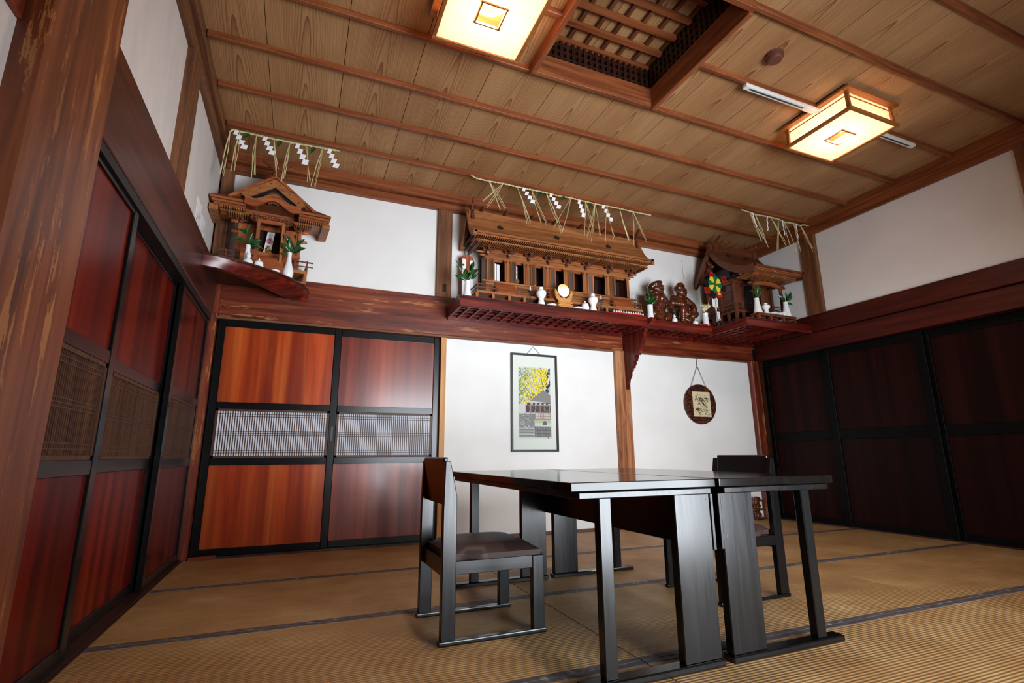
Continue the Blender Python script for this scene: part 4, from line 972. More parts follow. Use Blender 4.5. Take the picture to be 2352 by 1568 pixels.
build(MB().add([(4.94, -0.81, 2.583), (5.57, -0.81, 2.583), (5.57, -0.10, 2.63), (4.94, -0.10, 2.63), (4.94, -0.81, 2.590), (5.57, -0.81, 2.590), (5.57, -0.10, 2.64), (4.94, -0.10, 2.64)], [(0, 3, 2, 1), (4, 5, 6, 7), (0, 1, 5, 4), (1, 2, 6, 5), (2, 3, 7, 6), (3, 0, 4, 7)]), 'eave_soffit', 'darkwood_x', c)
build(boxm(4.86, 5.60, -0.275, -0.225, 2.985, 3.05), 'ridge_beam', 'shrine_dark_x', c, bevel=0.003)
build(boxm(4.85, 5.61, -0.285, -0.215, 3.045, 3.058), 'ridge_cap', 'shrine_dark_x', c, bevel=0.002)
for xx in (4.93, 5.53):
    build(MB().prism([(-0.32, 2.90), (-0.29, 2.96), (-0.29, 3.05), (-0.25, 3.075), (-0.21, 3.05), (-0.21, 2.96), (-0.18, 2.90), (-0.22, 2.93), (-0.28, 2.93)], 'x', xx-0.018, xx+0.018), 'ridge_end', 'shrine_dark_z', c)
for xx in (5.0, 5.12, 5.33, 5.48):
    build(MB().tube([(xx, -0.37, 3.078), (xx, -0.14, 3.078)], 0.015, 10), 'ridge_log', 'shrine_red_y', c, smooth=40)
build(MB().bar((4.95, -0.22, 3.04), (4.95, -0.36, 3.14), 0.016, 0.026), 'crossed_finial', 'shrine_dark_y', c)
build(MB().bar((4.97, -0.28, 3.04), (4.97, -0.16, 3.13), 0.016, 0.026), 'crossed_finial', 'shrine_dark_y', c)
for xx in (5.10, 5.36):
    build(emblem(MB(), (xx, -0.322, 2.932), 0.032, 0.030, Matrix.Rotation(-0.65, 3, 'X')), 'emblem', 'emblem', c)
mb = MB()
for k in range(5): mb.ell((4.875, -0.25+0.03*math.sin(k*2.1), 2.72+0.03*k), 0.022, None, 8, 6)
tag(build(mb, 'gable_pendant', 'shrine_dark_z', c, smooth=60), kind='stuff')
build(boxm(4.93, 4.94, -0.46, -0.10, 2.60, 2.72), 'gable_wall', 'black', c)

# ================================================================== OFFERINGS ON THE SHELVES
def lathed(name, label, cat, x, y, z, prof, group=None, mat='porcelain', n=24):
    return tag(build(MB().lathe([(r, zz) for r, zz in prof], (x, y, z), n), name, mat, org=(x, y, z), smooth=50), label, cat, group)
def flare_vase(label, x, y, z, h, r0, r1):
    p = [(r0, 0.0), (r0*0.99, 0.004), (r0*0.86, h*0.22), (r0*0.68, h*0.5), (r1*1.0, h*0.82), (r1*0.97, h*0.93), (r1*1.04, h*0.985), (r1*1.02, h), (r1*0.82, h), (r1*0.75, h*0.9), (r1*0.7, h*0.75), (0.001, h*0.7)]
    return lathed('vase', label, 'vase', x, y, z, p, 'white porcelain sprig vases')
def bottle_vase(label, x, y, z, h, rb, rn):
    p = [(rb*0.62, 0), (rb*0.8, h*0.04), (rb, h*0.17), (rb*0.98, h*0.26), (rb*0.74, h*0.45), (rn*1.15, h*0.66), (rn*0.95, h*0.85), (rn*1.05, h*0.97), (rn*1.1, h), (rn*0.8, h), (rn*0.7, h*0.85), (0.001, h*0.75)]
    return lathed('vase', label, 'vase', x, y, z, p, 'white porcelain sprig vases')
def sake_bottle(label, x, y, z, h, r):
    p = [(r*0.80, 0), (r*0.78, h*0.03), (r*0.50, h*0.30), (r*0.48, h*0.38), (r*0.86, h*0.52), (r, h*0.66), (r*0.93, h*0.76), (r*0.50, h*0.85), (r*0.36, h*0.875), (r*0.36, h*0.885), (r*0.46, h*0.89), (r*0.47, h*0.975), (r*0.40, h), (0.001, h)]
    return lathed('sake_bottle', label, 'bottle', x, y, z, p, 'white lidded offering bottles')
def round_bottle(label, x, y, z, h, r):
    p = [(r*0.55, 0), (r*0.85, h*0.10), (r, h*0.30), (r*0.92, h*0.46), (r*0.46, h*0.60), (r*0.36, h*0.66), (r*0.36, h*0.70), (r*0.50, h*0.72), (r*0.50, h*0.84), (r*0.38, h*0.88), (r*0.36, h*0.99), (0.001, h)]
    return lathed('sake_bottle', label, 'bottle', x, y, z, p, 'white lidded offering bottles')
def jar(label, x, y, z, h, r, mat='porcelain'):
    p = [(r*0.6, 0), (r*0.9, h*0.12), (r, h*0.32), (r*0.86, h*0.50), (r*0.84, h*0.53), (r*0.90, h*0.56), (r*0.78, h*0.68), (r*0.30, h*0.80), (r*0.14, h*0.85), (r*0.20, h*0.92), (r*0.05, h), (0.0005, h)]
    return lathed('offering_jar', label, 'jar', x, y, z, p, 'white lidded offering jars', mat)
def dish(label, x, y, z, r):
    p = [(r*0.42, 0), (r*0.44, 0.004), (r*0.75, 0.010), (r*0.99, 0.020), (r, 0.022), (r*0.96, 0.022), (r*0.7, 0.013), (0.001, 0.008)]
    return lathed('offering_dish', label, 'dish', x, y, z, p, 'white offering dishes', n=28)

LEAF = None
def leaf_mesh():
    global LEAF
    if LEAF: return LEAF
    n = 8; vs = []; fs = []
    for i in range(n+1):
        t_ = i/n; wdt = 0.5*math.sin(PI*t_**0.85)**0.9*(1 if 0 < i < n else 0.02)
        zc = 0.10*math.sin(PI*t_)
        for j, sx in enumerate((-1, -0.5, 0, 0.5, 1)): vs.append((sx*wdt*0.40, t_, zc+0.09*abs(sx)*wdt*2-(0.02 if sx == 0 else 0)))
    for i in range(n):
        for j in range(4):
            a = i*5+j; fs.append((a, a+1, a+6, a+5))
    me = bpy.data.meshes.new('leaf'); me.from_pydata(vs, [], fs); me.materials.append(M('leaf'))
    for p in me.polygons: p.use_smooth = True
    LEAF = me; return me
def add_leaf(parent, base, tip, wid=1.0, face=(0, -1, 0), roll=0.0, name='leaf'):
    base, tip = Vector(base), Vector(tip); d = tip-base; L = d.length; d.normalize()
    f = Vector(face); f = (f-d*f.dot(d)).normalized(); s = d.cross(f)
    R = Matrix((s, d, f)).transposed() @ Matrix.Rotation(roll, 3, 'Y')
    o = bpy.data.objects.new(name, leaf_mesh()); COL.objects.link(o); o.parent = parent
    mm = R.to_4x4() @ Matrix.Diagonal((L*wid, L, L, 1)); mm.translation = base-ORG[parent.name]
    o.matrix_local = mm; return o
def sprig(label, x, y, z, leaves, seed=3):
    """leaves: (dx0,dz0,dx1,dz1) from the vase mouth"""
    rr = random.Random(seed)
    d = thing('sakaki_sprig', label, 'leaf sprig', (x, y, z), group='glossy green sprigs in vases')
    mb = MB()
    for k, (a, b, c_, e) in enumerate(leaves):
        dy0 = rr.uniform(-0.012, 0.012); dy1 = rr.uniform(-0.045, 0.025)
        B = Vector((x+a, y+dy0, z+b)); T_ = Vector((x+c_, y+dy1, z+e))
        add_leaf(d, B, T_, rr.uniform(0.85, 1.1), (rr.uniform(-0.5, 0.5), -1, rr.uniform(-0.3, 0.6)), rr.uniform(-0.4, 0.4))
        mb.tube([(x, y, z-0.03), (x+a*0.5, y+dy0*0.5, z+b*0.55), tuple(B)], 0.0016, 5)
    build(mb, 'stem', 'stem', d)
    return d

# ---- left corner shelf
bottle_vase('slim white vase at the left end of the corner shelf, behind the round bottle', 0.232, -0.375, ZT, 0.200, 0.030, 0.017)
sprig('green sprig in the left vase of the corner shelf', 0.232, -0.375, ZT+0.20, [(0.0, 0.01, 0.0, 0.075), (0.005, 0.0, 0.055, 0.05), (0.01, 0.0, 0.09, 0.045), (0.01, -0.005, 0.075, 0.075), (0.0, 0.0, 0.025, 0.09), (-0.02, 0.03, -0.115, 0.045), (-0.012, 0.08, -0.09, 0.125), (-0.01, 0.07, 0.005, 0.15), (0.01, -0.01, 0.10, -0.012)], 5)
round_bottle('round white bottle between vase and jar on the corner shelf', 0.250, -0.45, ZT, 0.115, 0.034)
jar('small white lidded jar on the corner shelf', 0.320, -0.43, ZT, 0.088, 0.034)
dish('white dish half hidden on the corner shelf', 0.432, -0.388, ZT, 0.034)
bottle_vase('large white bottle vase at the right of the corner shelf', 0.515, -0.30, ZT, 0.212, 0.040, 0.016)
sprig('green sprig in the large right vase of the corner shelf', 0.527, -0.30, ZT+0.21, [(-0.01, 0.0, -0.08, 0.07), (0.0, 0.0, -0.02, 0.11), (0.01, 0.0, 0.105, 0.055), (0.02, 0.0, 0.06, 0.085), (0.0, 0.01, 0.03, 0.065), (-0.01, 0.0, -0.085, 0.045), (-0.02, -0.02, -0.075, -0.02), (-0.01, 0.06, -0.06, 0.14), (0.03, 0.06, 0.09, 0.12), (0.02, 0.12, 0.015, 0.17)], 9)
of = thing('paper_talisman', 'tall white talisman with black lettering inside the left shrine', 'talisman', (0.345, -0.128, ZA+0.24))
RY = Matrix.Rotation(0.07, 3, 'Y')
def slantbox(mb, x0, x1, y0, y1, z0, z1, k=0.10, zr=ZA+0.24):
    return mb.add([(x0+k*(z-zr), y, z) if False else (x+k*(z-zr), y, z) for z in (z0, z1) for (x, y) in ((x0, y0), (x1, y0), (x1, y1), (x0, y1))], [(0, 3, 2, 1), (4, 5, 6, 7), (0, 1, 5, 4), (1, 2, 6, 5), (2, 3, 7, 6), (3, 0, 4, 7)])
build(slantbox(MB(), 0.312, 0.366, -0.130, -0.127, ZA+0.24, ZA+0.43), 'paper_slip', 'paper', of)
for k, ch in enumerate('出雲大社御'):
    zz = ZA+0.405-0.0345*k-(0.008 if k == 4 else 0)
    text(ch, 0.030, 'ink', of, (0.339+0.10*(zz-ZA-0.24), -0.1312, zz), (PI/2, 0.09, 0))
build(MB().lathe([(0.024, -0.1308), (0.024, -0.1302)], (0, 0, 0), 8), 'seal', 'pinkink', of)
sl = [o for o in of.children if o.name.startswith('seal')][0]
for v_ in sl.data.vertices:
    x_, y_, z_ = Vector(v_.co)+ORG[of.name]; v_.co = Vector((0.352+x_*1.1, z_, ZA+0.352+y_*0.95))-ORG[of.name]
mb = MB()
for k in range(14):
    rr = random.Random(k); mb.ell((0.350+rr.uniform(-0.02, 0.02), -0.145+rr.uniform(-0.006, 0.006), ZA+0.25+rr.uniform(0.0, 0.045)), rr.uniform(0.006, 0.011), None, 8, 6)
tag(build(mb, 'gold_charm', 'gold', org=(0.35, -0.145, ZA+0.24), smooth=60), 'small gold charm in front of the left shrine talisman', 'charm')

# ---- paper notices on the left plaster
for k, (ya, yb2, z0, z1, lab) in enumerate(((-0.66, -0.50, 2.145, 2.45, 'white paper notice on the left wall nearer the brown post'), (-0.475, -0.32, 2.145, 2.41, 'white paper notice on the left wall nearer the corner'))):
    d = thing('paper_notice', lab, 'paper', (-0.074, (ya+yb2)/2, z0), group='paper notices on the left wall')
    build(boxm(-0.0745, -0.073, ya, yb2, z0, z1), 'sheet', 'paper', d)
    rr = random.Random(k+5); mb = MB()
    for q in range(46):
        yy = rr.uniform(ya+0.03, yb2-0.06); zz = rr.uniform(z0+0.01, z0+0.20)
        mb.obox((-0.0726, yy, zz), (0.0006, rr.uniform(0.004, 0.014), 0.0022), Matrix.Rotation(rr.choice([0, PI/2, 0.7]), 3, 'X'))
    tag(build(mb, 'ink_marks', 'ink', d), kind='stuff')
    mb = MB()
    for q in range(9): mb.obox((-0.0726, yb2-0.035+rr.uniform(-0.008, 0.008), z0+0.17+q*0.009), (0.0006, 0.016, 0.003), Matrix.Rotation(rr.uniform(-0.6, 0.6), 3, 'X'))
    tag(build(mb, 'red_marks', 'redink', d), kind='stuff')

# ---- central shelf
flare_vase('tall white flared vase at the left end of the long shelf', 1.952, -0.365, ZS, 0.160, 0.040, 0.024)
sprig('spreading green sprig in the left vase of the long shelf', 1.952, -0.365, ZS+0.16, [(-0.01, 0.0, -0.02, 0.115), (0.0, 0.0, 0.02, 0.09), (0.005, 0.02, 0.03, 0.16), (-0.02, -0.005, -0.115, 0.035), (-0.02, 0.01, -0.095, 0.06), (0.02, 0.03, 0.10, 0.12), (0.03, 0.02, 0.085, 0.07), (0.02, 0.09, 0.055, 0.185), (-0.055, 0.075, -0.105, 0.125), (-0.075, 0.12, -0.125, 0.165), (-0.06, 0.13, -0.025, 0.15), (0.0, 0.04, -0.01, 0.10)], 12)
# rack of paper talismans behind the left vase
d = thing('talisman_rack', 'brown wooden rack with white paper slips beside the central shrine', 'talisman rack', (2.045, -0.06, 2.15))
build(MB().prism([(1.99, 2.15), (2.10, 2.15), (2.10, 2.56), (2.045, 2.575), (1.99, 2.56)], 'y', -0.06, -0.045), 'backboard', 'shrine_red_z', d)
build(boxm(1.99, 2.10, -0.085, -0.045, 2.15, 2.165), 'ledge', 'shrine_red_x', d)
build(boxm(1.993, 2.028, -0.066, -0.061, 2.165, 2.53), 'paper_slip', 'paper', d)
build(boxm(2.066, 2.098, -0.066, -0.061, 2.165, 2.52), 'paper_slip', 'paper', d)
build(MB().box(1.95, 2.14, -0.07, -0.02, 2.135, 2.15).box(1.96, 1.975, -0.06, -0.04, ZS, 2.135).box(2.115, 2.13, -0.06, -0.04, ZS, 2.135), 'stand', 'shrine_dark_x', d)
# talismans seen through the open doors
OF = [(2.255, 2.30, 2.287, 2.485, 'paper', 'gold-and-black patterned slip in the first door of the central shrine', 1),
      (2.305, 2.335, 2.287, 2.480, 'paper', 'plain lilac-white slip in the first door of the central shrine', 0),
      (2.452, 2.515, 2.300, 2.490, 'paper', 'red-stamped slip in the second door of the central shrine', 2),
      (2.665, 2.712, 2.290, 2.480, 'paper', 'white slip in the third door of the central shrine', 3),
      (2.868, 2.884, 2.290, 2.490, 'paper', 'narrow white slip in the fourth door of the central shrine', 0),
      (3.080, 3.118, 2.285, 2.480, 'paper', 'white slip with red writing in the fifth door of the central shrine', 4),
      (3.330, 3.370, 2.290, 2.500, 'paper', 'red-tied white slip in the sixth door of the central shrine', 5)]
for k, (x0, x1, z0, z1, mt, lab, mk) in enumerate(OF):
    d = thing('paper_talisman', lab, 'talisman', ((x0+x1)/2, -0.16, z0), group='talismans inside the central shrine')
    build(boxm(x0, x1, -0.162, -0.159, z0, z1), 'paper_slip', mt, d)
    xm = (x0+x1)/2
    if mk == 1:
        mb = MB()
        for q in range(16): mb.obox((x0+0.014, -0.1626, z0+0.008+q*0.009), (0.014, 0.0006, 0.005), Matrix.Rotation(0.6*(-1)**q, 3, 'Y'))
        tag(build(mb, 'pattern_marks', 'ink', d), kind='stuff')
        mb = MB()
        for q in range(14): mb.obox((x0+0.026, -0.1627, z0+0.01+q*0.0125), (0.008, 0.0006, 0.005), Matrix.Rotation(0.6, 3, 'Y'))
        tag(build(mb, 'gold_marks', 'gold', d), kind='stuff')
    if mk == 2:
        tag(build(strokes(MB(), x0+0.008, x1-0.008, z0+0.11, z1-0.004, -0.1626, 9, 3, 3, 0.003), 'red_marks', 'redink', d), kind='stuff')
        tag(build(strokes(MB(), x0+0.016, x1-0.02, z0+0.02, z0+0.10, -0.1626, 9, 4, 4, 0.003), 'ink_marks', 'ink', d), kind='stuff')
        build(boxm(x0, x1, -0.1632, -0.162, z0+0.100, z0+0.108), 'gold_band', 'gold', d)
    if mk in (3, 4):
        tag(build(strokes(MB(), xm-0.01, xm+0.01, z0+0.02, z1-0.02, -0.1626, 5, 6, mk, 0.0018), 'faint_marks', 'pinkink' if mk == 4 else 'mesh_grey', d), kind='stuff')
    if mk == 5:
        tag(build(strokes(MB(), x0+0.004, x0+0.016, z0+0.11, z1-0.02, -0.1626, 3, 6, 8, 0.003), 'ink_marks', 'redink', d), kind='stuff')
        build(boxm(x0-0.002, x1+0.008, -0.1632, -0.162, z0+0.165, z0+0.170), 'red_cord', 'redink', d)
d = thing('small_mirror', 'little round white mirror in the second shrine door', 'mirror', (2.49, -0.215, 2.285))
build(MB().lathe([(0.022, -0.003), (0.022, 0.003)], (0, 0, 0), 20), 'disc', 'mirror', d, org=(0, 0, 0)); o = d.children[0]; o.rotation_euler = (PI/2, 0, 0); o.location = (0, 0, 0.032)
build(boxm(2.462, 2.518, -0.225, -0.205, 2.279, 2.288), 'foot', 'porcelain', d)
# sake bottles, dishes, jar, mirror and candle stands along the front
sake_bottle('white gourd-shaped bottle left of the carved mirror', 2.655, -0.389, ZS, 0.180, 0.049)
sake_bottle('white gourd-shaped bottle right of the carved mirror', 3.208, -0.389, ZS, 0.180, 0.050)
dish('shallow white dish left of the carved mirror', 2.760, -0.388, ZS, 0.050)
dish('shallow white dish right of the carved mirror', 3.035, -0.388, ZS, 0.050)
jar('white lidded jar next to the right gourd bottle', 3.118, -0.390, ZS, 0.100, 0.040)
def candle_stand(label, x, y):
    d = thing('candle_stand', label, 'candle stand', (x, y, ZS), group='folding black candle stands')
    for s in (-1, 1):
        build(MB().tube([(x-s*0.030, y-0.006, ZS+0.001), (x+s*0.030, y-0.006, ZS+0.135)], 0.0022, 6), 'leg', 'steel', d)
    build(MB().tube([(x, y+0.028, ZS+0.001), (x, y-0.004, ZS+0.13)], 0.0022, 6), 'leg', 'steel', d)
    build(MB().lathe([(0.004, 0.10), (0.004, 0.118), (0.017, 0.122), (0.018, 0.130), (0.004, 0.130), (0.002, 0.14)], (x, y-0.004, ZS), 14), 'cup', 'black', d)
    build(MB().lathe([(0.0052, 0.131), (0.0052, 0.172), (0.001, 0.174)], (x, y-0.004, ZS), 10), 'candle', 'paper', d)
    return d
candle_stand('black crossed-leg candle stand left of the left gourd bottle', 2.546, -0.384)
candle_stand('black crossed-leg candle stand right of the right gourd bottle', 3.300, -0.384)
d = thing('shrine_mirror', 'round mirror on a cloud-carved pale wood stand', 'mirror', (2.89, -0.388, ZS))
mm_ = build(MB().lathe([(0.064, -0.003), (0.064, 0.003)], (0, 0, 0), 36), 'mirror_disc', 'mirror', d, org=(0, 0, 0), bevel=0.0015)
mm_.rotation_euler = (PI/2-0.02, 0, 0.06); mm_.location = (0, 0.0, 0.178)
half = [(0.0, 2.155), (0.02, 2.142), (0.04, 2.152), (0.055, 2.172), (0.066, 2.195), (0.078, 2.215), (0.096, 2.232), (0.088, 2.21), (0.098, 2.212), (0.088, 2.19), (0.098, 2.188), (0.086, 2.168), (0.094, 2.160), (0.078, 2.145), (0.084, 2.135), (0.062, 2.122), (0.068, 2.112), (0.045, 2.108), (0.0, 2.105)]
poly = [(2.89+a, b) for a, b in half]+[(2.89-a, b) for a, b in reversed(half[1:-1])]
build(MB().prism(poly, 'y', -0.398, -0.385), 'cloud_stand', 'bareplank_x', d, bevel=0.0015)
for k, (w_, z0, z1, dp) in enumerate(((0.060, 2.096, 2.108, 0.030), (0.075, 2.086, 2.096, 0.036), (0.062, 2.072, 2.086, 0.030), (0.080, 2.060, 2.072, 0.04), (0.070, ZS, 2.060, 0.036))):
    build(boxm(2.89-w_, 2.89+w_, -0.388-dp, -0.388+dp, z0, z1), 'pedestal_step', 'bareplank_x', d, bevel=0.002)
for k in range(13):
    x = 3.445+k*0.0283; y = -0.388
    o = build(MB().lathe([(0.012, 0.0), (0.012, 0.020), (0.0005, 0.044)], (x, y, ZS+0.007), 6), 'paper_cone', ['paper', 'crimson'], org=(x, y, ZS+0.007))
    for p in o.data.polygons:
        if p.center.z < 0.018: p.material_index = 1
    tag(o, ['leftmost', 'second', 'third', 'fourth', 'fifth', 'sixth', 'seventh', 'eighth', 'ninth', 'tenth', 'eleventh', 'twelfth', 'rightmost'][k]+' white-tipped red cone from the left in the row', 'offering cone', 'row of white and red cones')
tag(build(boxm(3.43, 3.80, -0.403, -0.373, ZS, ZS+0.007), 'offering_strip', 'crimson', org=(3.615, -0.388, ZS)), 'thin red strip under the row of cones', 'strip')
flare_vase('white flared vase in front of the left carved figure', 3.968, -0.275, 2.06, 0.168, 0.042, 0.031)
sprig('bushy green sprig in the vase by the left carved figure', 3.968, -0.275, 2.06+0.168, [(0.0, 0.0, -0.02, 0.09), (0.01, 0.0, 0.02, 0.10), (0.02, 0.0, 0.075, 0.06), (-0.01, 0.01, -0.09, 0.06), (-0.01, 0.0, -0.075, 0.03), (0.0, 0.05, 0.03, 0.14), (-0.03, 0.09, -0.075, 0.165), (-0.01, 0.10, -0.01, 0.19), (0.0, 0.08, 0.045, 0.13), (0.01, 0.02, 0.06, 0.10), (0.0, 0.03, -0.05, 0.085)], 15)
d = thing('paper_plume', 'feathery white paper wand at the right end of the central shrine', 'paper wand', (3.90, -0.10, 2.062))
build(MB().tube([(3.90, -0.10, 2.062), (3.90, -0.10, 2.36)], 0.004, 6), 'stick', 'bareplank_z', d)
mb = MB(); rr = random.Random(2)
for k in range(22):
    a = rr.uniform(-1, 1); mb.tube([(3.90, -0.10, 2.30+rr.uniform(-0.06, 0.04)), (3.90+a*0.03, -0.10+rr.uniform(-0.02, 0.02), 2.37+rr.uniform(-0.1, 0.05)), (3.90+a*0.05, -0.10+rr.uniform(-0.03, 0.03), 2.34+rr.uniform(-0.2, 0.12))], 0.0022, 4)
tag(build(mb, 'paper_strips', 'paper', d), kind='stuff')

# ---- carved seated figures
def sculpt(name, blobs, mat, parent, vox=0.0045, smooth_it=3):
    mb = MB()
    for b in blobs:
        c, r = b[0], b[1]; R = Euler(b[2]).to_matrix() if len(b) > 2 else None
        mb.ell(c, r, R, 16, 12)
    o = build(mb, name, mat, parent)
    md = o.modifiers.new('r', 'REMESH'); md.mode = 'VOXEL'; md.voxel_size = vox
    ms = o.modifiers.new('s', 'SMOOTH'); ms.iterations = smooth_it; ms.factor = 0.5
    dg = bpy.context.evaluated_depsgraph_get(); me = bpy.data.meshes.new_from_object(o.evaluated_get(dg))
    o.modifiers.clear(); old = o.data; o.data = me; bpy.data.meshes.remove(old); me.name = name
    for p in me.polygons: p.use_smooth = True
    return o
def limb(a, b, ra, rb, n=6):
    a, b = Vector(a), Vector(b); return [(tuple(a+(b-a)*k/n), (ra+(rb-ra)*k/n,)*3) for k in range(n+1)]
ZM = 2.06
def face(x, y, z, s, yaw):
    """brow, nose, cheeks, ears, beard, turned by yaw"""
    R = Matrix.Rotation(yaw, 3, 'Z'); out = []
    for (dx, dy, dz), r in (((0, -0.052, 0.002), (0.011, 0.014, 0.018)), ((-0.026, -0.043, -0.010), 0.017), ((0.026, -0.043, -0.010), 0.017), ((-0.022, -0.046, 0.026), (0.018, 0.009, 0.008)), ((0.022, -0.046, 0.026), (0.018, 0.009, 0.008)), ((0.058, 0.0, -0.006), (0.010, 0.014, 0.026)), ((-0.058, 0.0, -0.006), (0.010, 0.014, 0.026)), ((0, -0.040, -0.048), (0.028, 0.020, 0.022)), ((0, -0.050, -0.028), (0.020, 0.008, 0.006))):
        q = R @ (Vector((dx, dy, dz))*s); rr_ = tuple(k*s for k in (r if isinstance(r, tuple) else (r,)*3))
        out.append(((x+q.x, y+q.y, z+q.z), rr_, (0, 0, yaw)))
    return out
def eyes(parent, x, y, z, s, yaw):
    R = Matrix.Rotation(yaw, 3, 'Z')
    for sx in (-1, 1):
        q = R @ (Vector((sx*0.023, -0.055, 0.012))*s)
        build(MB().ell((x+q.x, y+q.y, z+q.z), (0.010*s, 0.004*s, 0.004*s), Matrix.Rotation(yaw, 3, 'Z'), 8, 6), 'eye', 'statue_eye', parent)
    q = R @ (Vector((0, -0.058, -0.034))*s)
    build(MB().ell((x+q.x, y+q.y, z+q.z), (0.014*s, 0.004*s, 0.003*s), Matrix.Rotation(yaw, 3, 'Z'), 8, 6), 'mouth', 'statue_eye', parent)
d = thing('carved_figure', 'glossy carved wooden seated figure in a soft cap, behind the sprig', 'statue', (4.17, -0.17, ZM))
fx, fy, fz = 4.165, -0.205, 2.455; yw = 0.45
bl = [((fx, fy+0.01, fz), (0.062, 0.062, 0.068))]+face(fx, fy+0.008, fz, 1.05, yw)
bl += [((4.150, -0.18, 2.505), (0.085, 0.075, 0.036), (0, -0.35, 0)), ((4.115, -0.17, 2.480), (0.062, 0.06, 0.034), (0, -0.6, 0)), ((4.18, -0.19, 2.525), (0.045, 0.045, 0.022))]
bl += [((4.15, -0.155, 2.33), (0.100, 0.075, 0.095)), ((4.155, -0.175, 2.255), (0.108, 0.092, 0.085)), ((4.16, -0.16, 2.385), (0.098, 0.06, 0.045)), ((4.13, -0.225, 2.345), (0.04, 0.03, 0.035)), ((4.195, -0.228, 2.34), (0.04, 0.03, 0.035)), ((4.16, -0.235, 2.26), (0.065, 0.04, 0.05))]
bl += limb((4.235, -0.17, 2.385), (4.258, -0.20, 2.31), 0.038, 0.032)+limb((4.258, -0.20, 2.31), (4.285, -0.245, 2.255), 0.030, 0.025)+[((4.288, -0.25, 2.245), (0.028, 0.024, 0.02))]
bl += limb((4.225, -0.13, 2.43), (4.262, -0.12, 2.38), 0.032, 0.04)
bl += limb((4.065, -0.16, 2.375), (4.045, -0.20, 2.28), 0.040, 0.034)+limb((4.045, -0.20, 2.28), (4.10, -0.255, 2.225), 0.032, 0.028)
bl += limb((4.10, -0.18, 2.16), (4.06, -0.235, 2.15), 0.065, 0.05)+limb((4.06, -0.235, 2.15), (4.13, -0.255, 2.115), 0.045, 0.034)+limb((4.20, -0.18, 2.16), (4.265, -0.225, 2.135), 0.06, 0.045)+limb((4.265, -0.225, 2.135), (4.20, -0.255, 2.105), 0.042, 0.032)
bl += [((4.16, -0.16, 2.095), (0.115, 0.085, 0.036)), ((4.16, -0.235, 2.17), (0.05, 0.03, 0.045))]
fig = sculpt('body', bl, 'statue_wood', d)
eyes(d, fx, fy+0.005, fz, 1.08, yw); d.location += Vector((-0.016, 0, 0.003))
build(MB().ell((4.165, -0.17, 2.079), (0.112, 0.10, 0.018)), 'carved_base', 'statue_wood', d, smooth=60)
d = thing('carved_figure', 'glossy carved wooden figure in a tall cap holding a long rod', 'statue', (4.47, -0.17, ZM))
fx, fy, fz = 4.455, -0.205, 2.452
bl = [((fx, fy+0.01, fz), (0.056, 0.058, 0.062))]+face(fx, fy+0.008, fz, 0.98, 0.5)
bl += [((4.440, -0.185, 2.495), (0.062, 0.058, 0.042)), ((4.455, -0.185, 2.525), (0.048, 0.044, 0.034), (0, 0.4, 0)), ((4.470, -0.185, 2.545), (0.026, 0.026, 0.024))]
bl += [((4.45, -0.155, 2.335), (0.095, 0.075, 0.085)), ((4.46, -0.165, 2.265), (0.092, 0.08, 0.07)), ((4.455, -0.15, 2.385), (0.105, 0.06, 0.04)), ((4.465, -0.22, 2.28), (0.055, 0.035, 0.05))]
bl += limb((4.36, -0.155, 2.375), (4.325, -0.185, 2.315), 0.046, 0.040)+limb((4.325, -0.185, 2.315), (4.415, -0.255, 2.290), 0.038, 0.028)+[((4.432, -0.262, 2.288), (0.026, 0.022, 0.022))]
bl += limb((4.55, -0.15, 2.375), (4.605, -0.185, 2.31), 0.044, 0.038)+limb((4.605, -0.185, 2.31), (4.585, -0.235, 2.255), 0.038, 0.034)+[((4.575, -0.245, 2.245), (0.03, 0.026, 0.026))]
bl += limb((4.42, -0.19, 2.225), (4.405, -0.255, 2.225), 0.052, 0.046)+limb((4.405, -0.255, 2.225), (4.40, -0.245, 2.09), 0.044, 0.032)+[((4.40, -0.265, 2.078), (0.028, 0.036, 0.018))]
bl += limb((4.51, -0.18, 2.21), (4.60, -0.215, 2.205), 0.055, 0.045)+limb((4.60, -0.215, 2.205), (4.53, -0.255, 2.165), 0.042, 0.032)
bl += [((4.52, -0.22, 2.115), (0.10, 0.055, 0.045), (0, 0.25, 0)), ((4.61, -0.225, 2.10), (0.035, 0.022, 0.04), (0, -0.6, 0)), ((4.46, -0.15, 2.11), (0.115, 0.08, 0.05)), ((4.355, -0.19, 2.10), (0.04, 0.04, 0.035))]
fig = sculpt('body', bl, 'statue_wood', d)
eyes(d, fx, fy+0.006, fz, 1.0, 0.5); d.location += Vector((0.012, 0, 0.004))
build(MB().ell((4.490, -0.17, 2.076), (0.135, 0.10, 0.014)), 'carved_base', 'statue_wood', d, smooth=60)
build(MB().tube([(4.436, -0.275, 2.24), (4.441, -0.27, 2.52)], 0.0035, 6), 'rod', 'statue_wood', d)
build(MB().tube([(4.441, -0.27, 2.52), (4.447, -0.255, 2.80)], 0.0014, 6), 'rod_tip', 'steel', d)
round_bottle('small white bottle between the two carved figures', 4.262, -0.293, ZM, 0.088, 0.030)
jar('small white peaked dish at the foot of the rod-holding figure', 4.535, -0.30, ZM, 0.062, 0.032)

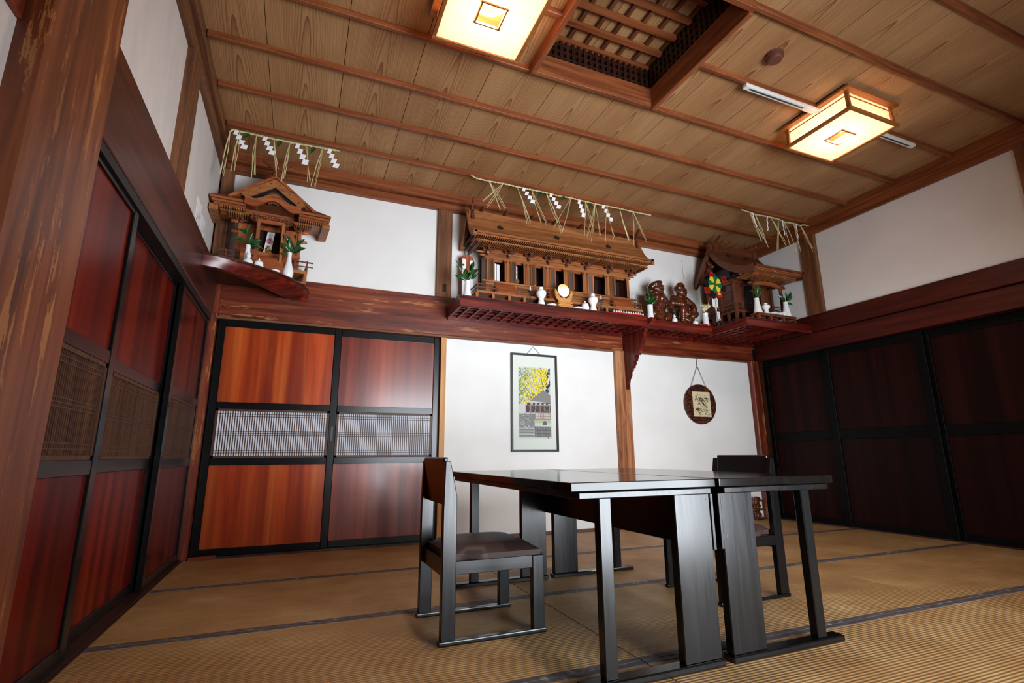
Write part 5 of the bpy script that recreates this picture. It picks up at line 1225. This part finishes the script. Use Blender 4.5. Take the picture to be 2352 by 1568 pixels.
# ---- vase with pinwheel and lucky charms left of the right shrine
lathed('vase', 'straight white vase holding the pinwheel stick', 'vase', 4.690, -0.29, ZM, [(0.030, 0), (0.031, 0.01), (0.031, 0.10), (0.027, 0.118), (0.030, 0.124), (0.030, 0.138), (0.033, 0.142), (0.033, 0.148), (0.026, 0.148), (0.022, 0.13), (0.001, 0.12)], 'white porcelain sprig vases')
PW = thing('pinwheel', 'yellow and green paper pinwheel ringed by red and black cards', 'pinwheel', (4.700, -0.30, ZM+0.10))
build(MB().tube([(4.695, -0.295, ZM+0.13), (4.695, -0.36, 2.34), (4.715, -0.425, 2.50)], 0.003, 6), 'stick', 'bareplank_z', PW)
pc = Vector((4.715, -0.445, 2.497))
for k in range(8):
    a0 = k*PI/4+0.25; a1 = a0+PI/4
    r0, r1 = 0.022, 0.095
    P = [(pc.x+r0*math.cos(a0+0.1), pc.z+r0*math.sin(a0+0.1)), (pc.x+r1*0.92*math.cos(a0), pc.z+r1*0.92*math.sin(a0)), (pc.x+r1*1.02*math.cos((a0+a1)/2), pc.z+r1*1.02*math.sin((a0+a1)/2)), (pc.x+r1*0.92*math.cos(a1), pc.z+r1*0.92*math.sin(a1)), (pc.x+r0*math.cos(a1-0.1), pc.z+r0*math.sin(a1-0.1))]
    build(MB().prism(P, 'y', -0.447-0.002*(k % 2), -0.446-0.002*(k % 2)), 'petal', 'yellow' if k % 2 == 0 else 'green', PW)
hb = build(MB().lathe([(0.016, -0.003), (0.016, 0.004)], (0, 0, 0), 12), 'hub', 'gold', PW, org=(0, 0, 0)); hb.rotation_euler = (PI/2, 0, 0); hb.location = pc-ORG[PW.name]+Vector((0, -0.004, 0))
CARDS = [(4.690, 2.590, 'red_cloth', 0.35), (4.858, 2.568, 'red_cloth', -0.3), (4.830, 2.468, 'black_card', 0.15), (4.768, 2.392, 'crimson', -0.35), (4.674, 2.372, 'black_card', 0.5), (4.605, 2.418, 'red_cloth', -0.1), (4.590, 2.508, 'black_card', 0.2)]
for k, (x, z, mt, rot) in enumerate(CARDS):
    cp = build(MB().obox((x, -0.442+0.002*(k % 3), z), (0.072, 0.0015, 0.070), Matrix.Rotation(rot, 3, 'Y')), 'card', mt, PW)
    mb = MB()
    if k == 2: mb.tube([(x+0.018*math.cos(a*0.5)*(1-a*0.03), -0.446, z+0.018*math.sin(a*0.5)*(1-a*0.03)) for a in range(2, 15)], 0.0022, 5)
    elif k in (0, 1, 3, 5):
        rr = random.Random(k)
        for q in range(6): mb.ell((x+rr.uniform(-0.014, 0.014), -0.444, z+rr.uniform(-0.012, 0.012)), (0.011, 0.0012, 0.008), Matrix.Rotation(rr.uniform(-1, 1), 3, 'Y'), 8, 6)
    else:
        rr = random.Random(k)
        for q in range(7): mb.obox((x+rr.uniform(-0.018, 0.018), -0.4445, z+rr.uniform(-0.018, 0.018)), (0.014, 0.001, 0.004), Matrix.Rotation(rr.uniform(-1.5, 1.5), 3, 'Y'))
    tag(build(mb, 'gilt_mark', 'yellow' if k == 3 else 'brass', cp), kind='stuff')
d = thing('lucky_rake', 'small bamboo rake charm with paper tag leaning on the straight vase', 'charm', (4.66, -0.31, ZM+0.15))
build(MB().tube([(4.690, -0.30, 2.19), (4.655, -0.315, 2.285)], 0.003, 6), 'handle', 'straw', d)
mb = MB()
for k in range(7): mb.tube([(4.655, -0.315, 2.265), (4.605+0.014*k, -0.32, 2.285), (4.602+0.0145*k, -0.335, 2.30)], 0.0016, 5)
tag(build(mb, 'tines', 'straw', d), kind='stuff')
build(MB().tube([(4.60, -0.32, 2.283), (4.70, -0.32, 2.288)], 0.0025, 6), 'crossbar', 'straw', d)
build(MB().obox((4.680, -0.327, 2.262), (0.125, 0.0012, 0.042), Matrix.Rotation(-0.62, 3, 'Y')), 'paper_tag', 'cream', d)
tag(build(strokes(MB(), 4.655, 4.700, 2.245, 2.28, -0.3282, 4, 2, 6, 0.003), 'tag_marks', 'redink', d), kind='stuff')
d = thing('arrow_charm', 'white feathered arrow charm with hanging tag beside the right shrine', 'charm', (4.798, -0.36, 2.10))
build(MB().tube([(4.783, -0.36, 2.0485), (4.774, -0.36, 2.40)], 0.0035, 6), 'shaft', 'paper', d)
for s, x in ((-1, 4.753), (1, 4.800)):
    build(MB().prism([(x-0.016, 2.275), (x+0.014, 2.262), (x+0.018, 2.365), (x+0.004, 2.380), (x-0.018, 2.370)], 'y', -0.365, -0.363), 'feather', 'paper', d)
tag(build(strokes(MB(), 4.786, 4.814, 2.28, 2.36, -0.3662, 3, 5, 8, 0.002), 'feather_marks', 'crimson', d), kind='stuff')
build(boxm(4.773, 4.810, -0.38, -0.377, 2.115, 2.215), 'hanging_tag', 'paper', d)
tag(build(strokes(MB(), 4.780, 4.804, 2.125, 2.205, -0.3812, 3, 5, 4, 0.003), 'tag_marks', 'ink', d), kind='stuff')
build(MB().tube([(4.776, -0.365, 2.275), (4.782, -0.368, 2.245), (4.772, -0.368, 2.225), (4.780, -0.37, 2.205)], 0.005, 6), 'cord', 'paper', d)
build(MB().ell((4.800, -0.385, 2.125), (0.013, 0.010, 0.013)), 'bell', 'pinkink', d, smooth=60)
build(MB().ell((4.794, -0.37, 2.08), (0.028, 0.02, 0.030)), 'weight', 'black', d, smooth=60)
lathed('gourd_charm', 'little red gourd bottle beside the straight vase', 'charm', 4.722, -0.30, ZM, [(0.018, 0), (0.022, 0.012), (0.018, 0.030), (0.009, 0.040), (0.012, 0.050), (0.004, 0.064), (0.003, 0.076), (0.0005, 0.077)], None, 'red_cloth', 14)
tag(build(MB().lathe([(0.03, 0), (0.058, 0.005), (0.062, 0.010), (0.055, 0.011), (0.001, 0.007)], (4.640, -0.285, ZM), 24), 'red_tray', 'red_cloth', org=(4.64, -0.285, ZM)), 'shallow red lacquer tray beside the straight vase', 'tray')

# ---- right shelf: offering tray and its vessels
d = thing('offering_table', 'low slatted wooden offering table on the right shelf', 'offering table', (5.19, -0.70, ZC))
build(boxm(4.918, 5.462, -0.782, -0.674, 2.108, 2.120), 'table_top', 'shrine_dark_x', d, bevel=0.002)
for xx in (4.935, 5.10, 5.28, 5.445):
    for yy in (-0.768, -0.688): build(boxm(xx-0.012, xx+0.012, yy-0.010, yy+0.010, ZC+0.0005, 2.108), 'leg', 'shrine_dark_z', d)
for yy in (-0.768, -0.688): build(boxm(4.92, 5.46, yy-0.006, yy+0.006, 2.096, 2.108), 'apron', 'shrine_dark_x', d)
for xx in (4.926, 5.454): build(boxm(xx-0.006, xx+0.006, -0.78, -0.676, 2.096, 2.108), 'apron', 'shrine_dark_y', d)
flare_vase('white flared vase at the left end of the offering table', 4.975, -0.728, 2.12, 0.165, 0.046, 0.024)
sprig('small green sprig in the left vase of the offering table', 4.975, -0.735, 2.285, [(0.0, 0.0, -0.075, 0.075), (0.0, 0.0, 0.03, 0.11), (0.0, 0.02, -0.005, 0.14), (0.01, 0.0, 0.045, 0.09)], 21)
flare_vase('white flared vase at the right end of the offering table', 5.390, -0.728, 2.12, 0.168, 0.048, 0.024)
sprig('small green sprig in the right vase of the offering table', 5.390, -0.735, 2.288, [(0.0, 0.0, -0.08, 0.07), (0.0, 0.0, -0.02, 0.10), (0.01, 0.0, 0.04, 0.115), (0.0, 0.01, 0.015, 0.09), (0.01, 0.0, 0.075, -0.035), (0.0, 0.0, -0.05, 0.085)], 23)
sake_bottle('white gourd-shaped bottle on the offering table', 5.075, -0.745, 2.12, 0.118, 0.042)
dish('left white dish on the offering table', 5.175, -0.745, 2.12, 0.048)
dish('right white dish on the offering table', 5.265, -0.745, 2.12, 0.046)
jar('small off-white peaked jar on the offering table', 5.325, -0.750, 2.12, 0.068, 0.032, 'porcelain')

# ================================================================== STRAW ROPES
def rope(name, label, pts, r=0.006):
    """two-strand twisted rope through pts"""
    d = thing('straw_rope', label, 'straw rope', pts[0], group='straw festoon ropes with paper streamers')
    P = [Vector(p) for p in pts]; seg = []
    for a, b in zip(P, P[1:]):
        n = max(2, int((b-a).length/0.006))
        for k in range(n): seg.append(a+(b-a)*k/n)
    seg.append(P[-1])
    for s in (0, PI):
        tw = [(p.x, p.y+0.0042*math.cos(s+i*0.55), p.z+0.0042*math.sin(s+i*0.55)) for i, p in enumerate(seg)]
        build(MB().tube(tw, r*0.72, 6), 'strand', 'straw', d, smooth=60)
    return d
def tassel(d, top, bots, seed=1):
    rr = random.Random(seed); mb = MB(); t_ = Vector(top)
    for b in bots:
        b = Vector(b)
        for k in range(2):
            o = Vector((rr.uniform(-0.008, 0.008), rr.uniform(-0.012, 0.006), rr.uniform(-0.02, 0.012)))
            mid = t_.lerp(b, 0.45)+Vector((rr.uniform(-0.012, 0.012), rr.uniform(-0.012, 0.004), 0))
            mb.tube([tuple(t_+Vector((0, -0.004, 0.004))), tuple(mid), tuple(b+o)], 0.0026, 5, 0.0018)
    tag(build(mb, 'straw_tassel', 'straw', d), kind='stuff')
def shide(d, top, bot, w=0.034):
    """folded zigzag paper streamer, four leaves"""
    t_, b = Vector(top), Vector(bot); n = 4; mb = MB(); h = (t_.z-b.z)/n; dx = (b.x-t_.x)/n+0.010
    y = t_.y-0.010
    for k in range(n):
        x = t_.x-0.014+dx*k; z1 = t_.z-h*k; z0 = z1-h*1.02; ww = w*(0.85+0.14*k)
        sk = 0.007
        mb.prism([(x+sk, z1), (x+ww+sk, z1), (x+ww-sk*0.4, z0), (x-sk*0.4, z0)], 'y', y-0.0012*(k % 2)-0.0006, y-0.0012*(k % 2))
    build(mb, 'paper_streamer', 'paper', d)
yA = -0.478
ra = rope('a', 'straw rope with white zigzag streamers above the left shrine', [(0.030, yA, 3.090), (0.05, yA, 3.118), (0.186, yA, 3.117), (0.335, yA, 3.113), (0.45, yA, 3.114), (0.624, yA, 3.120), (0.815, yA, 3.128)])
for a, b in (((0.075, yA, 3.114), (0.110, yA, 2.972)), ((0.271, yA, 3.110), (0.300, yA, 2.970)), ((0.503, yA, 3.110), (0.540, yA, 2.942)), ((0.739, yA, 3.120), (0.765, yA, 2.966))): shide(ra, a, b)
for k, (tp, bs) in enumerate((((0.036, 3.10), ((0.007, 2.745), (0.026, 2.735))), ((0.101, 3.113), ((0.077, 2.771), (0.094, 2.774))), ((0.213, 3.112), ((0.207, 2.768), (0.228, 2.779))), ((0.335, 3.109), ((0.384, 2.797), (0.38, 2.85))), ((0.449, 3.112), ((0.418, 2.757), (0.43, 2.80))), ((0.569, 3.114), ((0.594, 2.795), (0.615, 2.811))), ((0.69, 3.121), ((0.623, 2.769), (0.653, 2.754))))):
    tassel(ra, (tp[0], yA, tp[1]), [(b[0], yA-0.01, b[1]) for b in bs], k)
for a, b in (((0.177, 3.106), (0.119, 3.059)), ((0.392, 3.107), (0.363, 3.039)), ((0.636, 3.113), (0.602, 3.043))): add_leaf(ra, (a[0], yA-0.006, a[1]), (b[0], yA-0.012, b[1]), 1.1, roll=0.2)
rb = rope('b', 'long straw rope with white zigzag streamers above the central shrine', [(1.935, yA, 3.160), (1.985, yA, 3.142), (2.101, yA, 3.138), (2.246, yA, 3.144), (2.383, yA, 3.141), (2.667, yA, 3.143), (2.813, yA, 3.137), (2.946, yA, 3.142), (3.237, yA, 3.134), (3.511, yA, 3.139), (3.664, yA, 3.134), (3.901, yA, 3.137)])
for a, b in (((2.447, yA, 3.142), (2.515, yA, 3.0)), ((2.730, yA, 3.140), (2.785, yA, 2.998)), ((3.036, yA, 3.136), (3.045, yA, 2.96)), ((3.310, yA, 3.135), (3.368, yA, 2.975))): shide(rb, a, b)
for k, (tp, bs) in enumerate((((2.102, 3.138), ((2.209, 2.868), (2.266, 2.905))), ((2.246, 3.143), ((2.047, 2.925), (2.091, 2.885))), ((2.381, 3.141), ((2.481, 2.793), (2.505, 2.808))), ((2.529, 3.140), ((2.621, 2.816), (2.68, 2.826))), ((2.683, 3.141), ((2.825, 2.757), (2.84, 2.79))), ((2.952, 3.142), ((2.753, 2.788), (2.842, 2.771))), ((3.111, 3.140), ((3.075, 2.778), (3.192, 2.815))), ((3.224, 3.135), ((3.106, 2.751), (3.146, 2.733), (3.25, 2.784))), ((3.36, 3.136), ((3.315, 2.754), (3.415, 2.802))), ((3.51, 3.138), ((3.589, 2.791), (3.60, 2.81))), ((3.67, 3.134), ((3.648, 2.763), (3.805, 2.835))))):
    tassel(rb, (tp[0], yA, tp[1]), [(b[0], yA-0.01, b[1]) for b in bs], k+20)
for a, b in (((2.62, 3.137), (2.588, 3.062)), ((2.893, 3.132), (2.825, 3.091)), ((3.17, 3.129), (3.147, 3.058))): add_leaf(rb, (a[0], yA-0.006, a[1]), (b[0], yA-0.012, b[1]), 1.1, roll=0.2)
yC = -0.938
rc = rope('c', 'wavy straw rope with twisted paper strips above the right shrine', [(4.662, yC, 3.128), (4.779, yC, 3.118), (4.867, yC, 3.106), (4.96, yC, 3.115), (5.052, yC, 3.119), (5.176, yC, 3.117), (5.268, yC, 3.098), (5.398, yC, 3.108), (5.494, yC, 3.100), (5.56, yC, 3.118), (5.630, yC, 3.122)])
for k, (tp, bs) in enumerate((((4.772, 3.12), ((4.868, 2.817), (4.916, 2.837))), ((4.844, 3.108), ((4.967, 2.776), (4.95, 2.80))), ((5.066, 3.115), ((5.218, 2.852), (5.22, 2.835))), ((5.175, 3.114), ((5.084, 2.75), (5.107, 2.75))), ((5.258, 3.098), ((5.297, 2.765), (5.373, 2.789))), ((5.397, 3.106), ((5.428, 2.786), (5.435, 2.80))), ((5.494, 3.102), ((5.620, 2.824), (5.635, 2.863))))):
    tassel(rc, (tp[0], yC, tp[1]), [(b[0], yC-0.01, b[1]) for b in bs], k+50)
for a, b in (((4.798, 3.114), (4.837, 2.954)), ((5.002, 3.114), (4.99, 2.945)), ((5.221, 3.108), (5.232, 2.938)), ((5.42, 3.105), (5.423, 2.933))):
    build(MB().tube([(a[0]+(b[0]-a[0])*t_/8+0.006*math.sin(t_*2.2), yC-0.012, a[1]+(b[1]-a[1])*t_/8) for t_ in range(9)], 0.0055, 6), 'twisted_paper', 'paper', rc)

# ================================================================== WALL HANGINGS
yW = 0.045
def hitx(*a): return a
# framed print of a hall under yellow leaves
d = thing('framed_print', 'tall dark-framed print of a hall under yellow leaves', 'picture', (2.77, yW, 0.74))
FX0, FX1, FZ0, FZ1 = 2.522, 3.018, 0.740, 1.679
fw_ = 0.020; y0 = yW-0.024
for b in ((FX0, FX0+fw_, FZ0, FZ1), (FX1-fw_, FX1, FZ0, FZ1), (FX0+fw_, FX1-fw_, FZ0, FZ0+fw_), (FX0+fw_, FX1-fw_, FZ1-fw_, FZ1)):
    build(boxm(b[0], b[1], y0, yW-0.001, b[2], b[3]), 'frame_bar', 'frame_dark', d, bevel=0.002)
build(boxm(FX0+fw_, FX1-fw_, yW-0.008, yW-0.002, FZ0+fw_, FZ1-fw_), 'mount', 'mount', d)
PX0, PX1, PZ0, PZ1 = 2.606, 2.942, 0.876, 1.542
pr = MB(); rr = random.Random(11); yp = yW-0.0085; lay = [0]
def flat(poly, slot):
    lay[0] += 1; pr.slot(slot); yy = yp-0.00001*lay[0]
    pr.add([(PX0+(PX1-PX0)*p[0], yy, PZ0+(PZ1-PZ0)*p[1]) for p in poly], [tuple(range(len(poly)))])
def rect(a, b, c_, e, s): flat([(a, c_), (b, c_), (b, e), (a, e)], s)
SL = ['p_bg', 'p_yellow', 'p_lemon', 'p_green', 'p_roof', 'p_dark', 'p_wood', 'p_stone', 'p_stone2', 'p_lawn', 'p_tree']
rect(0, 1, 0, 1, 0)
for k in range(60): 
    a, b = rr.uniform(0.68, 1), rr.uniform(0.63, 0.98); s = rr.uniform(0.015, 0.04); flat([(a-s, b), (a, b+s), (min(1, a+s), b), (a, b-s)], 10)
flat([(0.25, 0.52), (1, 0.49), (1, 0.60), (0.86, 0.66), (0.45, 0.66)], 4)
for k in range(8): flat([(0.3, 0.535+k*0.014), (1, 0.51+k*0.014), (1, 0.513+k*0.014), (0.3, 0.538+k*0.014)], 7)
rect(0.25, 1, 0.455, 0.49, 5)
for k in range(5): rect(0.36+k*0.14, 0.43+k*0.14, 0.465, 0.48, 0)
rect(0.2, 1, 0.345, 0.45, 5)
for k in range(6): rect(0.2+k*0.15, 0.225+k*0.15, 0.33, 0.45, 6)
for k in range(30): a, b = rr.uniform(0.3, 1), rr.uniform(0.35, 0.43); rect(a, min(1, a+0.02), b, b+0.02, rr.choice([3, 6, 8]))
rect(0, 0.5, 0.26, 0.33, 7); rect(0, 1, 0.20, 0.26, 9); rect(0, 0.48, 0.12, 0.26, 7)
for k in range(10): rect(0.5+k*0.052, 0.522+k*0.052, 0.255, 0.36, 6)
rect(0.48, 1, 0.29, 0.30, 6); rect(0.48, 1, 0.245, 0.262, 6)
for k in range(90): a, b = rr.uniform(0.02, 0.46), rr.uniform(0.12, 0.33); rect(a, a+0.04, b, b+0.008, rr.choice([7, 8, 0]))
flat([(0.72, 0.17), (0.86, 0.17), (0.87, 0.205), (0.82, 0.235), (0.75, 0.22)], 8)
for k in range(3): rect(0, 0.47, 0.005+k*0.042, 0.035+k*0.042, 7); rect(0, 0.47, 0.035+k*0.042, 0.043+k*0.042, 0)
rect(0.48, 1, 0, 0.15, 8)
for k in range(18):
    a, b = 0.53+0.085*(k % 6), 0.025+0.048*(k//6); s = rr.uniform(0.03, 0.044)
    flat([(min(1, a+s*math.cos(q*PI/3)), max(0, b+s*0.56*math.sin(q*PI/3))) for q in range(6)], rr.choice([7, 7, 4]))
for k in range(900):
    a = rr.random()**1.2; top_ = 0.99; lowb = 0.46+0.35*a**1.6
    if a > 0.9: continue
    b = rr.uniform(lowb, top_); s = rr.uniform(0.014, 0.036); c_ = (3 if rr.random() < 0.62-1.6*(a-0.05)+0.2*(b > 0.85) else (2 if rr.random() < 0.25 else 1))
    an = rr.uniform(0, PI); ca, sa = math.cos(an)*s, math.sin(an)*s*0.5
    flat([(max(0, min(1, a-ca)), min(1, b-sa)), (max(0, min(1, a+sa)), min(1, b-ca*0.4)), (max(0, min(1, a+ca)), min(1, b+sa)), (max(0, min(1, a-sa)), min(1, b+ca*0.4))], c_)
build(pr, 'print', SL, d)
build(boxm(PX0-0.006, PX1+0.006, yW-0.00835, yW-0.008, PZ0-0.012, PZ1+0.006), 'print_margin', 'p_bg', d)
build(boxm(2.905, 2.917, yW-0.0088, yW-0.0084, PZ0-0.013, PZ0-0.003), 'seal', 'redink', d)
build(boxm(FX0+fw_, FX1-fw_, yW-0.014, yW-0.0125, FZ0+fw_, FZ1-fw_), 'glass_pane', 'glass', d)
build(MB().tube([(2.695, yW-0.012, 1.677), (2.762, yW-0.012, 1.752), (2.840, yW-0.012, 1.677)], 0.0018, 6), 'hanging_cord', 'cord', d)
# round plaque with a small ink drawing
cx, cz, rx = 4.808, 1.253, 0.222
d = thing('round_plaque', 'round dark bark plaque with a small ink landscape', 'plaque', (cx, yW, cz))
pl = build(MB().lathe([(rx, 0.0), (rx, 0.022), (rx-0.004, 0.026), (0.001, 0.026)], (0, 0, 0), 48), 'disc', 'bark', d, org=(0, 0, 0), smooth=40)
pl.rotation_euler = (PI/2, 0, 0); pl.location = (0, -0.001, 0)
yy = yW-0.029
cp = build(boxm(cx-0.112, cx+0.136, yy, yy+0.0015, cz-0.140, cz+0.136), 'drawing', 'cream', d)
mb = MB(); rr = random.Random(4)
def ink(n, fx, fz, sx, sz, slot, L):
    mb.slot(slot)
    for k in range(n):
        a, b = cx+0.012+1.38*(fx+rr.gauss(0, sx)), cz+1.15*(fz+rr.gauss(0, sz))
        if not (cx-0.10 < a < cx+0.124 and cz-0.13 < b < cz+0.126): continue
        l_ = rr.uniform(0.3, 1)*L*1.2; mb.obox((a, yy-0.0004-0.0002*slot, b), (l_, 0.0003, l_*0.35), Matrix.Rotation(rr.uniform(-0.9, 0.9), 3, 'Y'))
ink(45, -0.03, 0.05, 0.03, 0.018, 0, 0.02); ink(30, 0.045, 0.06, 0.018, 0.014, 0, 0.018); ink(50, -0.005, 0.015, 0.026, 0.016, 1, 0.02); ink(30, 0.03, -0.015, 0.016, 0.022, 1, 0.018)
ink(40, -0.045, -0.055, 0.02, 0.018, 1, 0.018); ink(30, 0.05, -0.06, 0.022, 0.012, 0, 0.018); ink(24, 0.0, -0.08, 0.04, 0.016, 0, 0.022); ink(18, 0.045, -0.078, 0.026, 0.010, 2, 0.024)
tag(build(mb, 'ink_strokes', ['c_grey', 'c_dark', 'c_white'], cp), kind='stuff')
for sx in (-1, 1):
    build(MB().tube([(cx+sx*0.118, yW-0.014, cz+0.185), (cx+sx*0.006+0.006, yW-0.012, cz+0.425)], 0.0016, 6), 'hanging_cord', 'cord', d)
    build(MB().tube([(cx+sx*0.104, yW-0.014, cz+0.192), (cx+sx*0.002+0.006, yW-0.012, cz+0.425)], 0.0014, 6), 'hanging_cord', 'cord', d)
build(MB().tube([(cx+0.006, yW-0.012, cz+0.42), (cx+0.004, yW-0.012, cz+0.48), (cx+0.006, yW-0.012, cz+0.515)], 0.003, 6), 'cord_loop', 'cord', d)
build(MB().tube([(cx+0.006, yW-0.012, cz+0.508), (cx+0.006, yW-0.012, cz+0.522)], 0.003, 6), 'nail', 'steel', d)
# wall plate and burl wood ornament low on the back wall, block on the floor
d = thing('wall_plate', 'small olive-framed wall plate near the right corner', 'wall plate', (5.565, yW, 0.085))
build(boxm(5.532, 5.600, yW-0.010, yW-0.001, 0.085, 0.204), 'plate_frame', 'plate_olive', d, bevel=0.002)
build(boxm(5.551, 5.580, yW-0.013, yW-0.009, 0.108, 0.182), 'switch', 'white_plastic', d, bevel=0.002)
d = thing('burl_ornament', 'glossy knobbly carved wood ornament standing on the floor by the wall plate', 'ornament', (5.44, -0.02, 0.0))
bl = [((5.44+0.012*math.sin(k*1.7), -0.02, 0.03+0.024*k), (0.040+0.010*math.sin(k*2.6), 0.030, 0.024)) for k in range(9)]
sculpt('burl', bl, 'statue_wood', d, 0.007, 3)
build(boxm(5.39, 5.49, -0.055, 0.015, 0.0, 0.018), 'foot', 'statue_wood', d, bevel=0.004)
tag(build(MB().prism([(0.045, 0.0), (0.215, 0.0), (0.215, 0.022), (0.20, 0.028), (0.045, 0.022)], 'y', -0.045, -0.005), 'floor_block', 'redbeam_x', org=(0.13, -0.025, 0), bevel=0.002), 'thin red wooden block on the floor at the left corner post', 'block')
